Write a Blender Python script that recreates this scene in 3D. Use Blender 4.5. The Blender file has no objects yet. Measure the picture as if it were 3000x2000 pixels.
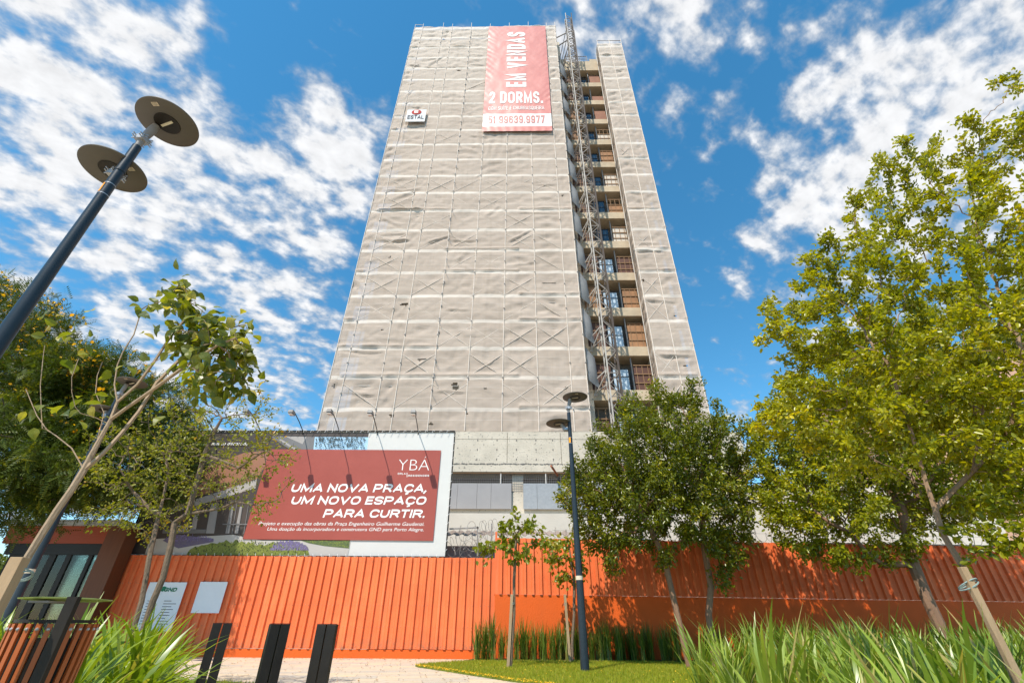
import bpy, bmesh, math, random
import numpy as np
from mathutils import Vector, Matrix
random.seed(7); RNG = np.random.default_rng(11)
SC = bpy.context.scene; COL = SC.collection
PI = math.pi

# ------------------------------------------------------------------ camera
EYE = 1.0
CAM_YAW, CAM_PITCH, CAM_ROLL = math.radians(0.9), math.radians(31.8), math.radians(0.4)
_r = Vector((math.cos(CAM_YAW), math.sin(CAM_YAW), 0)); _f0 = Vector((-math.sin(CAM_YAW), math.cos(CAM_YAW), 0))
_fw = _f0*math.cos(CAM_PITCH)+Vector((0, 0, math.sin(CAM_PITCH)))
_up = -_f0*math.sin(CAM_PITCH)+Vector((0, 0, math.cos(CAM_PITCH)))
_R = _r*math.cos(CAM_ROLL)+_up*math.sin(CAM_ROLL); _U = -_r*math.sin(CAM_ROLL)+_up*math.cos(CAM_ROLL)
cam_d = bpy.data.cameras.new("camera"); cam = bpy.data.objects.new("camera", cam_d); COL.objects.link(cam)
cam_d.sensor_width = 36; cam_d.lens = 16; cam_d.clip_end = 4000; cam_d.clip_start = 0.05
cam.matrix_world = Matrix(((_R.x, _U.x, -_fw.x, 0), (_R.y, _U.y, -_fw.y, 0), (_R.z, _U.z, -_fw.z, EYE), (0, 0, 0, 1)))
SC.camera = cam
FPX = 1333.33
def ray(px, py): return _fw+_R*((px-1500)/FPX)-_U*((py-1000)/FPX)
def at(px, py, Y):                      # measured photograph point -> world point at depth Y
    d = ray(px, py); t = Y/d.y; return Vector((d.x*t, Y, EYE+d.z*t))
def gnd(px, py, z=0.0):
    d = ray(px, py); t = (z-EYE)/d.z; return Vector((d.x*t, d.y*t, z))

# ------------------------------------------------------------------ light, sky, exposure
SUN_DIR = Vector((0.56, 1.0, -1.65)).normalized()
SUN_EL = math.asin(-SUN_DIR.z); SUN_AZ = math.atan2(-SUN_DIR.x, -SUN_DIR.y)
sun_d = bpy.data.lights.new("sun", 'SUN'); sun = bpy.data.objects.new("sun", sun_d); COL.objects.link(sun)
sun_d.energy = 5.0; sun_d.angle = math.radians(0.5); sun_d.color = (1.0, 0.93, 0.82)
sun.rotation_euler = SUN_DIR.to_track_quat('-Z', 'Y').to_euler(); sun.location = (-20, -30, 60)
SC.view_settings.view_transform = 'Standard'; SC.view_settings.look = 'None'
SC.view_settings.exposure = 0.35; SC.view_settings.gamma = 1.0
SC.view_settings.use_curve_mapping = False
SC.cycles.max_bounces = 8; SC.cycles.transparent_max_bounces = 12; SC.cycles.sample_clamp_indirect = 6.0

class NT:                                # small node-tree helper
    def __init__(s, tree): s.t = tree; s.n = tree.nodes; s.l = tree.links
    def node(s, ty, **kw):
        n = s.n.new(ty)
        for k, v in kw.items(): setattr(n, k, v)
        return n
    def set(s, sock, v):
        if hasattr(v, 'is_linked') or isinstance(v, bpy.types.NodeSocket): s.l.new(v, sock)
        else: sock.default_value = v
    def math(s, op, a, b=0.0, clamp=False):
        n = s.node('ShaderNodeMath', operation=op); n.use_clamp = clamp
        s.set(n.inputs[0], a); s.set(n.inputs[1], b); return n.outputs[0]
    def vmath(s, op, a, b=(0, 0, 0)):
        n = s.node('ShaderNodeVectorMath', operation=op); s.set(n.inputs[0], a); s.set(n.inputs[1], b)
        return n.outputs['Value'] if op in ('DOT_PRODUCT', 'LENGTH') else n.outputs[0]
    def noise(s, vec, scale, detail=3, rough=.5, dist=0.0):
        n = s.node('ShaderNodeTexNoise'); s.l.new(vec, n.inputs['Vector'])
        n.inputs['Scale'].default_value = scale; n.inputs['Detail'].default_value = detail
        n.inputs['Roughness'].default_value = rough; n.inputs['Distortion'].default_value = dist
        return n.outputs['Fac']
    def mapr(s, v, a, b, c=0.0, d=1.0, smooth=False):
        n = s.node('ShaderNodeMapRange'); s.set(n.inputs[0], v)
        if smooth: n.interpolation_type = 'SMOOTHSTEP'
        for i, x in enumerate((a, b, c, d)): n.inputs[i+1].default_value = x
        return n.outputs[0]
    def mix(s, f, a, b, mode='MIX'):
        n = s.node('ShaderNodeMix', data_type='RGBA', blend_type=mode)
        s.set(n.inputs[0], f)
        for sock, v in ((n.inputs[6], a), (n.inputs[7], b)):
            if isinstance(v, (tuple, list)) and len(v) == 3: v = (*v, 1)
            s.set(sock, v)
        return n.outputs[2]
    def mapping(s, vec, scale=(1, 1, 1), rot=(0, 0, 0), loc=(0, 0, 0)):
        n = s.node('ShaderNodeMapping'); s.l.new(vec, n.inputs[0])
        n.inputs['Scale'].default_value = scale; n.inputs['Rotation'].default_value = rot; n.inputs['Location'].default_value = loc
        return n.outputs[0]

W = bpy.data.worlds.new("World"); SC.world = W; W.use_nodes = True
w = NT(W.node_tree); w.n.clear()
sky = w.node('ShaderNodeTexSky', sky_type='NISHITA'); sky.sun_disc = False
sky.sun_elevation = SUN_EL; sky.sun_rotation = SUN_AZ; sky.altitude = 10; sky.air_density = 1.0; sky.dust_density = 0.05; sky.ozone_density = 2.5
hs = w.node('ShaderNodeHueSaturation'); w.l.new(sky.outputs[0], hs.inputs['Color']); hs.inputs['Saturation'].default_value = 1.28; hs.inputs['Hue'].default_value = 0.484; hs.inputs['Value'].default_value = 2.05
tc = w.node('ShaderNodeTexCoord'); D = tc.outputs['Generated']
sp = w.node('ShaderNodeSeparateXYZ'); w.l.new(D, sp.inputs[0])
zz = w.math('ADD', w.math('MAXIMUM', sp.outputs[2], 0.02), 0.32)
cb = w.node('ShaderNodeCombineXYZ')
w.l.new(w.math('DIVIDE', sp.outputs[0], zz), cb.inputs[0]); w.l.new(w.math('DIVIDE', sp.outputs[1], zz), cb.inputs[1])
P = cb.outputs[0]                        # the flat cloud layer, seen along each direction
m1 = w.mapping(P, (1.0, 1.0, 1), (0, 0, math.radians(-32)))
m1 = w.mapping(m1, (1.0, 1.25, 1), loc=(3.1, 1.7, 0))
nA = w.noise(m1, 12.0, 4, .5, .15)
m2 = w.mapping(m1, (1, 1, 1), loc=(7.3, 4.4, 1))
nB = w.noise(m2, 27.0, 6, .56, .15)
nC = w.noise(w.mapping(P, loc=(2.0, 9.1, 3)), 2.4, 2, .5)
dens = w.math('ADD', w.math('MULTIPLY', nA, .56), w.math('ADD', w.math('MULTIPLY', nB, .30), w.math('MULTIPLY', nC, .24)))
CLOUD = [(200, 150, 40, .075), (60, 600, 30, .07), (620, 560, 40, .05), (350, 1000, 30, .06), (950, 300, 200, .085), (1040, 420, 200, .08), (930, 520, 120, .06), (930, 760, 160, .06), (900, 1130, 60, .08),
         (1730, 90, 220, .10), (2080, 10, 260, .08), (1950, 130, 200, .03), (2420, 250, 60, .035), (2850, 420, 60, .12), (2620, 600, 90, .06), (2300, 590, 300, .13), (2160, 780, 300, .09), (1730, 250, 300, .05), (1180, 950, 200, -.03), (2000, 420, 200, .03),
         (1120, 150, 160, -.09), (1400, 40, 200, -.02), (2080, 640, 160, -.10), (2080, 950, 100, -.07), (2180, 180, 200, -.04), (700, 60, 120, -.05), (800, 200, 300, -.06), (860, 900, 300, -.02)]
for px, py, k, a in CLOUD:
    c = ray(px, py).normalized()
    g = w.math('POWER', w.math('MAXIMUM', w.vmath('DOT_PRODUCT', D, tuple(c)), 0.0), float(k))
    dens = w.math('ADD', dens, w.math('MULTIPLY', g, a))
dens = w.math('SUBTRACT', dens, w.mapr(sp.outputs[1], -.25, .12, .14, 0))   # clearer sky behind the photographer
cov = w.mapr(dens, .54, .735, 0, 1, True)
shade = w.mapr(nB, .3, .7, .86, 1.06)
cc = w.mix(w.mapr(cov, .2, 1), (4.2, 4.7, 5.3), (8.8, 8.9, 9.1))
cc = w.mix(1.0, cc, shade, 'MULTIPLY')
skyc = w.mix(w.math('MULTIPLY', cov, w.mapr(sp.outputs[2], 0.0, .12)), hs.outputs[0], cc)
bg = w.node('ShaderNodeBackground'); w.l.new(skyc, bg.inputs[0]); bg.inputs[1].default_value = 0.085
wo = w.node('ShaderNodeOutputWorld'); w.l.new(bg.outputs[0], wo.inputs[0])

# ------------------------------------------------------------------ material helpers
def mat(name, col, rough=.7, col2=None, scale=2.0, amt=.5, spec=.3, metal=0.0, bump=0.0, bscale=20.0, stretch=(1, 1, 1), speck=None, speck_scale=30, detail=5):
    m = bpy.data.materials.new(name); m.use_nodes = True; t = NT(m.node_tree); b = t.n['Principled BSDF']
    geo = t.node('ShaderNodeNewGeometry'); pos = t.mapping(geo.outputs['Position'], stretch)
    c = (*col, 1)
    if col2 is None: col2 = tuple(x*.8 for x in col)
    f = t.mapr(t.noise(pos, scale, detail, .6), .5-amt*.4, .5+amt*.4)
    c = t.mix(f, col, col2)
    if speck:
        c = t.mix(t.mapr(t.noise(pos, speck_scale, 2), .62, .72), c, speck)
    t.l.new(c, b.inputs['Base Color'])
    b.inputs['Roughness'].default_value = rough; b.inputs['Metallic'].default_value = metal; b.inputs['Specular IOR Level'].default_value = spec
    if bump:
        bn = t.node('ShaderNodeBump'); bn.inputs['Strength'].default_value = bump; bn.inputs['Distance'].default_value = .05
        t.l.new(t.noise(pos, bscale, 6, .6), bn.inputs['Height']); t.l.new(bn.outputs[0], b.inputs['Normal'])
    m['nt'] = 1
    return m
def leaf_mat(name, c1, c2, c3=None, trans=.35, rough=.4, spec=.45, backtint=1.3):
    m = bpy.data.materials.new(name); m.use_nodes = True; t = NT(m.node_tree); b = t.n['Principled BSDF']
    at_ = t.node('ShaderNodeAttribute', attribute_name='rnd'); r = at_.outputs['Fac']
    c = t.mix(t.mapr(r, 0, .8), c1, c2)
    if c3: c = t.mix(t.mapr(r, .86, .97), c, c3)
    t.l.new(c, b.inputs['Base Color']); b.inputs['Roughness'].default_value = rough; b.inputs['Specular IOR Level'].default_value = spec
    tr = t.node('ShaderNodeBsdfTranslucent'); t.l.new(t.mix(1.0, c, (1.5*backtint, 1.45*backtint, .6), 'MULTIPLY'), tr.inputs[0])
    mx = t.node('ShaderNodeMixShader'); mx.inputs[0].default_value = trans
    t.l.new(b.outputs[0], mx.inputs[1]); t.l.new(tr.outputs[0], mx.inputs[2])
    t.l.new(mx.outputs[0], t.n['Material Output'].inputs[0]); return m

# ------------------------------------------------------------------ object helpers
ORG = {}
def root_of(o):
    while o.parent: o = o.parent
    return o
def tag(o, label=None, cat=None, group=None, kind=None):
    if label: o['label'] = label
    if cat: o['category'] = cat
    if group: o['group'] = group
    if kind: o['kind'] = kind
    return o
def thing(name, loc, label, cat, group=None, rz=0.0):
    o = bpy.data.objects.new(name, None); COL.objects.link(o); o.location = loc; o.rotation_euler.z = rz
    o.empty_display_size = .3; ORG[o.name] = Vector(loc)
    return tag(o, label, cat, group)
def link(name, me, m, parent=None, local=False, smooth=False):
    o = bpy.data.objects.new(name, me); COL.objects.link(o)
    for x in (m if isinstance(m, (list, tuple)) else [m]): me.materials.append(x)
    if parent is not None:
        if not local:
            me.transform(Matrix.Translation(-ORG[root_of(parent).name]))
        o.parent = parent
    if smooth: me.shade_smooth()
    return o
def np_mesh(name, V, F, m, parent=None, local=False, rnd=None, smooth=False):
    V = np.asarray(V, np.float32); F = np.asarray(F, np.int32); me = bpy.data.meshes.new(name)
    n, k = F.shape
    me.vertices.add(len(V)); me.vertices.foreach_set('co', V.ravel())
    me.loops.add(n*k); me.loops.foreach_set('vertex_index', F.ravel())
    me.polygons.add(n); me.polygons.foreach_set('loop_start', np.arange(n, dtype=np.int32)*k)
    me.update(calc_edges=True)
    if rnd is not None:
        a = me.attributes.new('rnd', 'FLOAT', 'POINT'); a.data.foreach_set('value', np.asarray(rnd, np.float32))
    return link(name, me, m, parent, local, smooth)
class MB:
    def __init__(s): s.v = []; s.f = []
    def poly(s, pts):
        i = len(s.v); s.v += [tuple(p) for p in pts]; s.f.append(tuple(range(i, i+len(pts)))); return s
    def hexa(s, p):                      # 8 corners: bottom 0-3, top 4-7
        i = len(s.v); s.v += [tuple(x) for x in p]
        for q in ((0, 3, 2, 1), (4, 5, 6, 7), (0, 1, 5, 4), (1, 2, 6, 5), (2, 3, 7, 6), (3, 0, 4, 7)): s.f.append(tuple(i+k for k in q))
        return s
    def box(s, x0, x1, y0, y1, z0, z1):
        return s.hexa([(x0, y0, z0), (x1, y0, z0), (x1, y1, z0), (x0, y1, z0), (x0, y0, z1), (x1, y0, z1), (x1, y1, z1), (x0, y1, z1)])
    def bar(s, p, q, a, b=None, up=(0, 0, 1)):
        b = b or a; p = Vector(p); q = Vector(q); d = (q-p).normalized(); u = Vector(up)
        if abs(d.dot(u)) > .98: u = Vector((0, 1, 0))
        x = d.cross(u).normalized(); y = x.cross(d).normalized(); x *= a/2; y *= b/2
        return s.hexa([p-x-y, p+x-y, p+x+y, p-x+y, q-x-y, q+x-y, q+x+y, q-x+y])
    def tube(s, pts, rad, n=8, cap=True):
        pts = [Vector(p) for p in pts]
        if not isinstance(rad, (list, tuple)): rad = [rad]*len(pts)
        i0 = len(s.v); x = None
        for k, p in enumerate(pts):
            d = (pts[min(k+1, len(pts)-1)]-pts[max(k-1, 0)]).normalized()
            if x is None: x = d.orthogonal().normalized()
            x = (x-d*x.dot(d)).normalized(); y = d.cross(x)
            for j in range(n):
                a = 2*PI*j/n; s.v.append(tuple(p+(x*math.cos(a)+y*math.sin(a))*rad[k]))
        for k in range(len(pts)-1):
            for j in range(n):
                a = i0+k*n+j; b = i0+k*n+(j+1) % n; s.f.append((a, b, b+n, a+n))
        if cap:
            s.f.append(tuple(i0+j for j in range(n))[::-1]); s.f.append(tuple(i0+(len(pts)-1)*n+j for j in range(n)))
        return s
    def lathe(s, c, prof, n=32):         # prof: (r, z) from bottom to top about a vertical axis
        i0 = len(s.v)
        for r, z in prof:
            for j in range(n):
                a = 2*PI*j/n; s.v.append((c[0]+r*math.cos(a), c[1]+r*math.sin(a), c[2]+z))
        for k in range(len(prof)-1):
            for j in range(n):
                a = i0+k*n+j; b = i0+k*n+(j+1) % n; s.f.append((a, b, b+n, a+n))
        s.f.append(tuple(i0+j for j in range(n))[::-1]); s.f.append(tuple(i0+(len(prof)-1)*n+j for j in range(n)))
        return s
    def build(s, name, m, parent=None, local=False, smooth=False, bevel=0.0):
        me = bpy.data.meshes.new(name); me.from_pydata(s.v, [], s.f); me.update()
        if bevel:
            bm = bmesh.new(); bm.from_mesh(me)
            bmesh.ops.bevel(bm, geom=[e for e in bm.edges if e.is_manifold and e.calc_face_angle(0) > .6], offset=bevel, segments=2, affect='EDGES', profile=.6)
            bm.to_mesh(me); bm.free()
        o = link(name, me, m, parent, local, False)
        if smooth: me.shade_smooth()
        if smooth and len(me.polygons): me.set_sharp_from_angle(angle=math.radians(38))
        return o
def copy_tree(o, parent=None):
    c = o.copy(); COL.objects.link(c)
    if parent is not None: c.parent = parent
    for ch in list(o.children): copy_tree(ch, c)
    return c
def text_mesh(s, bold=0.0, shear=0.0, spacing=1.0):
    cu = bpy.data.curves.new('lettering', 'FONT'); cu.body = s; cu.offset = bold; cu.shear = shear; cu.space_character = spacing; cu.resolution_u = 3
    o = bpy.data.objects.new('lettering', cu); COL.objects.link(o)
    dg = bpy.context.evaluated_depsgraph_get(); me = bpy.data.meshes.new_from_object(o.evaluated_get(dg))
    bpy.data.objects.remove(o); bpy.data.curves.remove(cu); me.materials.clear(); return me
def put_text(s, x0, x1, z0, z1, y, m, parent, bold=0.0, shear=0.0, rot=False, cap_fit=True, spacing=1.0, drape=None, cut=.3, slope=0.0):
    """Flat lettering on a wall that faces -Y, fitted to a box; z0/z1 are the baseline and the cap height."""
    me = text_mesh(s, bold, shear, spacing); n = len(me.vertices); co = np.empty(n*3); me.vertices.foreach_get('co', co); co = co.reshape(-1, 3)
    ref = text_mesh('H', bold); rc = np.array([v.co for v in ref.vertices]); base, cap = rc[:, 1].min(), rc[:, 1].max(); bpy.data.meshes.remove(ref)
    u = (co[:, 0]-co[:, 0].min())/(np.ptp(co[:, 0])); v = (co[:, 1]-base)/(cap-base)
    if rot: X = x1-(x1-x0)*v; Z = z0+(z1-z0)*u
    else: X = x0+(x1-x0)*u; Z = z0+(z1-z0)*v+slope*(X-x0)
    co = np.stack([X, np.full(n, y), Z], 1); me.vertices.foreach_set('co', co.ravel()); me.update()
    if drape is not None:
        bm = bmesh.new(); bm.from_mesh(me)
        for ax, lo, hi in ((0, X.min(), X.max()), (2, Z.min(), Z.max())):
            for q in np.arange(lo+cut, hi, cut):
                pl = [0, 0, 0]; pl[ax] = q; no = [0, 0, 0]; no[ax] = 1
                bmesh.ops.bisect_plane(bm, geom=bm.verts[:]+bm.edges[:]+bm.faces[:], plane_co=pl, plane_no=no)
        for q in bm.verts: q.co.y = float(drape(np.array([q.co.x]), np.array([q.co.z]))[0])-.014
        bm.to_mesh(me); bm.free()
    return link('lettering', me, m, parent)

# heavy sans capitals drawn as strokes: corner points in a unit box, '~' lists are rounded, '|' lists are sharp
GL = {
 'E': (.8, [('|', [(1, 1), (0, 1), (0, 0), (1, 0)]), ('|', [(0, .5), (.9, .5)])]), 'M': (1.25, [('|', [(0, 0), (0, 1), (.5, .1), (1, 1), (1, 0)])]),
 'V': (1.05, [('|', [(0, 1), (.5, 0), (1, 1)])]), 'N': (1, [('|', [(0, 0), (0, 1), (1, 0), (1, 1)])]), 'D': (1, [('~', [(.35, 1), (1, 1), (1, 0), (.35, 0)]), ('|', [(.4, 1), (0, 1), (0, 0), (.4, 0)])]),
 'A': (1.08, [('|', [(0, 0), (.5, 1), (1, 0)]), ('|', [(.2, .28), (.8, .28)])]), 'S': (.95, [('~', [(1, .76), (1, 1), (0, 1), (0, .53), (1, .47), (1, 0), (0, 0), (0, .24)])]),
 'O': (1.08, [('o', [(0, 0), (0, 1), (1, 1), (1, 0)])]), 'R': (1, [('|', [(0, 0), (0, 1), (.4, 1)]), ('~', [(.35, 1), (1, 1), (1, .46), (.1, .46)]), ('|', [(.55, .46), (1, 0)])]),
 'P': (.98, [('|', [(0, 0), (0, 1), (.4, 1)]), ('~', [(.35, 1), (1, 1), (1, .42), (.1, .42)])]), 'C': (1.02, [('~', [(1, .72), (1, 1), (0, 1), (0, 0), (1, 0), (1, .28)])]), 'U': (1, [('~', [(0, 1), (0, 0), (1, 0), (1, 1)])]),
 'I': (0, [('|', [(0, 0), (0, 1)])]), 'T': (.92, [('|', [(0, 1), (1, 1)]), ('|', [(.5, .95), (.5, 0)])]), 'H': (1, [('|', [(0, 0), (0, 1)]), ('|', [(1, 0), (1, 1)]), ('|', [(.05, .5), (.95, .5)])]),
 'Q': (1.08, [('o', [(0, 0), (0, 1), (1, 1), (1, 0)]), ('|', [(.6, .3), (1.05, -.08)])]), 'L': (.78, [('|', [(0, 1), (0, 0), (1, 0)])]), 'G': (1.02, [('~', [(1, .74), (1, 1), (0, 1), (0, 0), (1, 0), (1, .4)]), ('|', [(1, .44), (.55, .44)])]),
 '0': (.9, [('o', [(0, 0), (0, 1), (1, 1), (1, 0)])]), '1': (.45, [('|', [(0, .78), (1, 1), (1, 0)])]), '2': (.9, [('~', [(0, .72), (0, 1), (1, 1), (1, .58), (.0, .02)]), ('|', [(-.02, 0), (1, 0)])]),
 '3': (.9, [('~', [(0, .76), (0, 1), (1, 1), (1, .52), (.35, .52)]), ('~', [(.35, .5), (1, .5), (1, 0), (0, 0), (0, .24)])]), '5': (.9, [('|', [(.95, 1), (.05, 1), (.05, .55)]), ('~', [(0, .6), (1, .6), (1, 0), (0, 0), (0, .22)])]),
 '6': (.9, [('~', [(1, .78), (1, 1), (0, 1), (0, 0), (1, 0), (1, .58), (.05, .58)])]), '9': (.9, [('~', [(0, .22), (0, 0), (1, 0), (1, 1), (0, 1), (0, .42), (.95, .42)])]), '7': (.85, [('|', [(0, 1), (1, 1), (.38, 0)])]),
 '.': (0, [('|', [(0, 0), (0, .02)])]), ',': (0, [('|', [(.0, .03), (-.12, -.2)])])}
GL['Ç'] = (GL['C'][0], GL['C'][1]+[('|', [(.5, -.05), (.52, -.30), (.36, -.36)])]); GL['Í'] = (0, GL['I'][1]+[('|', [(.0, 1.22), (.22, 1.42)])])
def stroke_text(s, cap=1.0, wid=.6, th=.17, gap=.14, shear=0.0, space=.34):
    V = []; F = []; x0 = 0.0; lay = 0; H = cap-th; G_ = []
    def strip(pts, closed, dx):
        nonlocal lay
        n = len(pts); L_ = []; 
        for i in range(n):
            p = Vector(pts[i]); a = Vector(pts[i-1]) if (i or closed) else None; c = Vector(pts[(i+1) % n]) if (i < n-1 or closed) else None
            d0 = (p-a).normalized() if a is not None else None; d1 = (c-p).normalized() if c is not None else None
            if d0 is None: d0 = d1; p = p-d1*(th/2 if n == 2 or True else 0)*EXT
            if d1 is None: d1 = d0; p = p+d0*(th/2)*EXT
            t = (d0+d1); t = t.normalized() if t.length > 1e-4 else d0; nn = Vector((-t.y, t.x)); k = th/2/max(nn.dot(Vector((-d0.y, d0.x))), .42); L_.append((p+nn*k, p-nn*k))
        i0 = len(V)
        for l, r_ in L_: V.append((l.x+dx, l.y, lay)); V.append((r_.x+dx, r_.y, lay))
        m_ = n if closed else n-1
        for i in range(m_): a = i0+2*i; b_ = i0+2*((i+1) % n); F.append((a, a+1, b_+1, b_))
        lay += 1
    for ch in s:
        if ch == ' ': x0 += space*cap; continue
        w_, strokes = GL[ch]; Wd = max(w_*wid*cap-(th if w_ else 0), .0)
        for kind, pts in strokes:
            q = [(u*(Wd if Wd else cap), v*H) for u, v in pts]
            q = [(a+th/2, b+th/2) for a, b in q]; EXT = 0.0
            if kind == '|':
                if ch in 'IHT.,17LENMÍÇD': EXT = 1.0 if len(q) == 2 or ch in 'EL' else 0.0
                if ch in 'EMNLVAPRDTH17I' or True: EXT = 1.0 if ch not in 'VA' else .6
                if ch in 'R' and pts[0][1] == .46: EXT = .5
                if ch == 'T' and pts[0][1] == .95: EXT = 1.0
                strip(q, False, x0)
            else:
                closed = kind == 'o'; r_ = []; n = len(q)
                for i in range(n):
                    if not closed and i in (0, n-1): r_.append(q[i]); continue
                    p = Vector(q[i]); a = Vector(q[i-1]); c = Vector(q[(i+1) % n]); la, lc = (a-p).length, (c-p).length
                    fa = .5 if (closed or 0 < i-1) else .92; fc = .5 if (closed or i+1 < n-1) else .92
                    ra = min(la*fa, .5*max(Wd, .3)*1.05, .5*H); rc_ = min(lc*fc, .5*max(Wd, .3)*1.05, .5*H)
                    A_ = p+(a-p).normalized()*ra; C_ = p+(c-p).normalized()*rc_
                    for j in range(7):
                        t = j/6; k2 = .36; B1 = A_.lerp(p, .57); B2 = C_.lerp(p, .57)
                        r_.append(tuple(A_*(1-t)**3+B1*3*t*(1-t)**2+B2*3*t*t*(1-t)+C_*t**3))
                out = [r_[0]]
                for p in r_[1:]:
                    if (Vector(p)-Vector(out[-1])).length > 1e-3: out.append(p)
                if closed and (Vector(out[0])-Vector(out[-1])).length < 1e-3: out.pop()
                EXT = .0 if ch in 'DPR' else .35
                strip(out, closed, x0)
        x0 += Wd+th+gap*cap
    V = np.array(V, float); V[:, 0] += shear*V[:, 1]; return V, F
def put_strokes(s, x0, x1, z0, z1, y, m, parent, wid=.6, th=.17, gap=.14, shear=0.0, rot=False, drape=None, cut=.3, space=.34):
    V, F = stroke_text(s, 1.0, wid, th, gap, shear, space); u = (V[:, 0]-V[:, 0].min())/np.ptp(V[:, 0]); v = V[:, 1]
    if rot: X = x1-(x1-x0)*v; Z = z0+(z1-z0)*u
    else: X = x0+(x1-x0)*u; Z = z0+(z1-z0)*v
    me = bpy.data.meshes.new('lettering'); lay = V[:, 2]*.0004
    me.from_pydata(np.stack([X, y-lay, Z], 1).tolist(), [], F); me.update()
    if drape is not None:
        bm = bmesh.new(); bm.from_mesh(me); bm.verts.ensure_lookup_table()
        for ax, lo, hi in ((0, X.min(), X.max()), (2, Z.min(), Z.max())):
            for q in np.arange(lo+cut, hi, cut):
                pl = [0, 0, 0]; pl[ax] = q; no = [0, 0, 0]; no[ax] = 1
                bmesh.ops.bisect_plane(bm, geom=bm.verts[:]+bm.edges[:]+bm.faces[:], plane_co=pl, plane_no=no)
        for q in bm.verts: q.co.y = q.co.y-y+float(drape(np.array([q.co.x]), np.array([q.co.z]))[0])-.02
        bm.to_mesh(me); bm.free()
    return link('lettering', me, m, parent)

# value noise on numpy arrays
_T = RNG.random((256, 256)).astype(np.float64)
def vn(x, y):
    xi = np.floor(x).astype(int); yi = np.floor(y).astype(int); fx = x-xi; fy = y-yi
    fx = fx*fx*(3-2*fx); fy = fy*fy*(3-2*fy); g = lambda a, b: _T[a % 256, b % 256]
    return (g(xi, yi)*(1-fx)+g(xi+1, yi)*fx)*(1-fy)+(g(xi, yi+1)*(1-fx)+g(xi+1, yi+1)*fx)*fy
def fbm(x, y, o=4):
    s = 0; a = .5
    for k in range(o): s = s+a*vn(x*2**k+17*k, y*2**k+5*k); a *= .5
    return s

# ------------------------------------------------------------------ materials
M = {}
M['concrete'] = mat('concrete', (.62, .545, .44), .85, (.48, .42, .335), 1.3, .6, bump=.35, bscale=9, speck=(.2, .18, .16), speck_scale=9)
M['concrete_cream'] = mat('concrete_cream', (.60, .485, .34), .85, (.34, .27, .19), 1.1, .9, bump=.25, bscale=9)
M['render_cream'] = mat('render_cream', (.66, .60, .51), .85, (.56, .50, .42), .8, .7, bump=.15, bscale=12)
M['rough_edge'] = mat('rough_edge', (.40, .35, .27), .9, (.16, .13, .1), 6, .8, bump=1.0, bscale=14)
M['dark_core'] = mat('dark_core', (.16, .15, .14), .9)
M['orange'] = mat('orange', (.80, .185, .058), .55, (.72, .155, .047), 1.2, .7, spec=.35, bump=.05, bscale=5, speck=(.55, .11, .035), speck_scale=5)
def sheet_mat():
    m = bpy.data.materials.new('painted_sheet'); m.use_nodes = True; t = NT(m.node_tree); b = t.n['Principled BSDF']
    pos = t.node('ShaderNodeNewGeometry').outputs['Position']; sp_ = t.node('ShaderNodeSeparateXYZ'); t.l.new(pos, sp_.inputs[0])
    wn = t.node('ShaderNodeTexWhiteNoise', noise_dimensions='1D'); t.set(wn.inputs['W'], t.math('FLOOR', t.math('DIVIDE', t.math('ADD', sp_.outputs[0], 30.05), 1.16)))
    c = t.mix(wn.outputs['Value'], (.84, .20, .066), (.72, .15, .044))
    c = t.mix(t.mapr(t.noise(pos, 1.1, 5, .6), .38, .66), c, (.70, .145, .045))
    c = t.mix(t.mapr(t.noise(t.mapping(pos, (7, 7, .35)), 1.0, 5, .6), .55, .75, 0, .5), c, (.86, .27, .12))
    c = t.mix(t.mapr(t.noise(t.mapping(pos, (9, 9, .8)), 1.3, 3, .6), .60, .74, 0, .45), c, (.42, .09, .035))
    dirt = t.math('MULTIPLY', t.mapr(t.noise(pos, 5, 5, .65), .42, .62), t.mapr(sp_.outputs[2], .28, .75, .75, 0))
    c = t.mix(dirt, c, (.36, .14, .07))
    t.l.new(c, b.inputs['Base Color']); b.inputs['Roughness'].default_value = .55; b.inputs['Specular IOR Level'].default_value = .3
    bn = t.node('ShaderNodeBump'); bn.inputs['Strength'].default_value = .3; bn.inputs['Distance'].default_value = .03; t.l.new(t.noise(pos, 2.2, 3, .5), bn.inputs['Height']); t.l.new(bn.outputs[0], b.inputs['Normal'])
    return m
M['orange_wall'] = mat('orange_wall', (.72, .108, .009), .6, (.60, .10, .012), 1.1, .7, bump=.2, bscale=22)
M['white_sheet'] = mat('white_sheet', (.62, .60, .57), .45, (.56, .54, .51), .6, .7, bump=.3, bscale=1.3)
M['white_text'] = mat('white_text', (.82, .80, .77), .5, (.8, .78, .75))
M['red_sheet'] = mat('red_sheet', (.35, .078, .058), .5, (.31, .066, .048), .7, .6, bump=.25, bscale=1.3)
M['banner_red'] = mat('banner_red', (.62, .215, .175), .42, (.55, .175, .14), .8, .6, spec=.5)
M['banner_white'] = mat('banner_white', (.78, .73, .68), .42, (.74, .69, .64), .8, .6, spec=.5)
M['steel_pale'] = mat('steel_pale', (.62, .58, .53), .6, (.5, .46, .42), 3)
M['steel_white'] = mat('steel_white', (.50, .46, .41), .5, (.38, .33, .28), 2.5, .8)
M['rail_brown'] = mat('rail_brown', (.09, .065, .05), .6, (.06, .045, .035), 3)
M['lattice_steel'] = mat('lattice_steel', (.34, .30, .26), .55, (.16, .13, .11), 1.5, .9)
M['steel_grey'] = mat('steel_grey', (.28, .27, .26), .5, (.2, .18, .17), 3)
M['black_metal'] = mat('black_metal', (.016, .013, .011), .45, (.022, .018, .014), 8, spec=.25, bump=.08, bscale=90)
M['lamp_blue'] = mat('lamp_blue', (.018, .027, .036), .36, (.023, .032, .042), 5, spec=.3, bump=.04, bscale=60)
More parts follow.
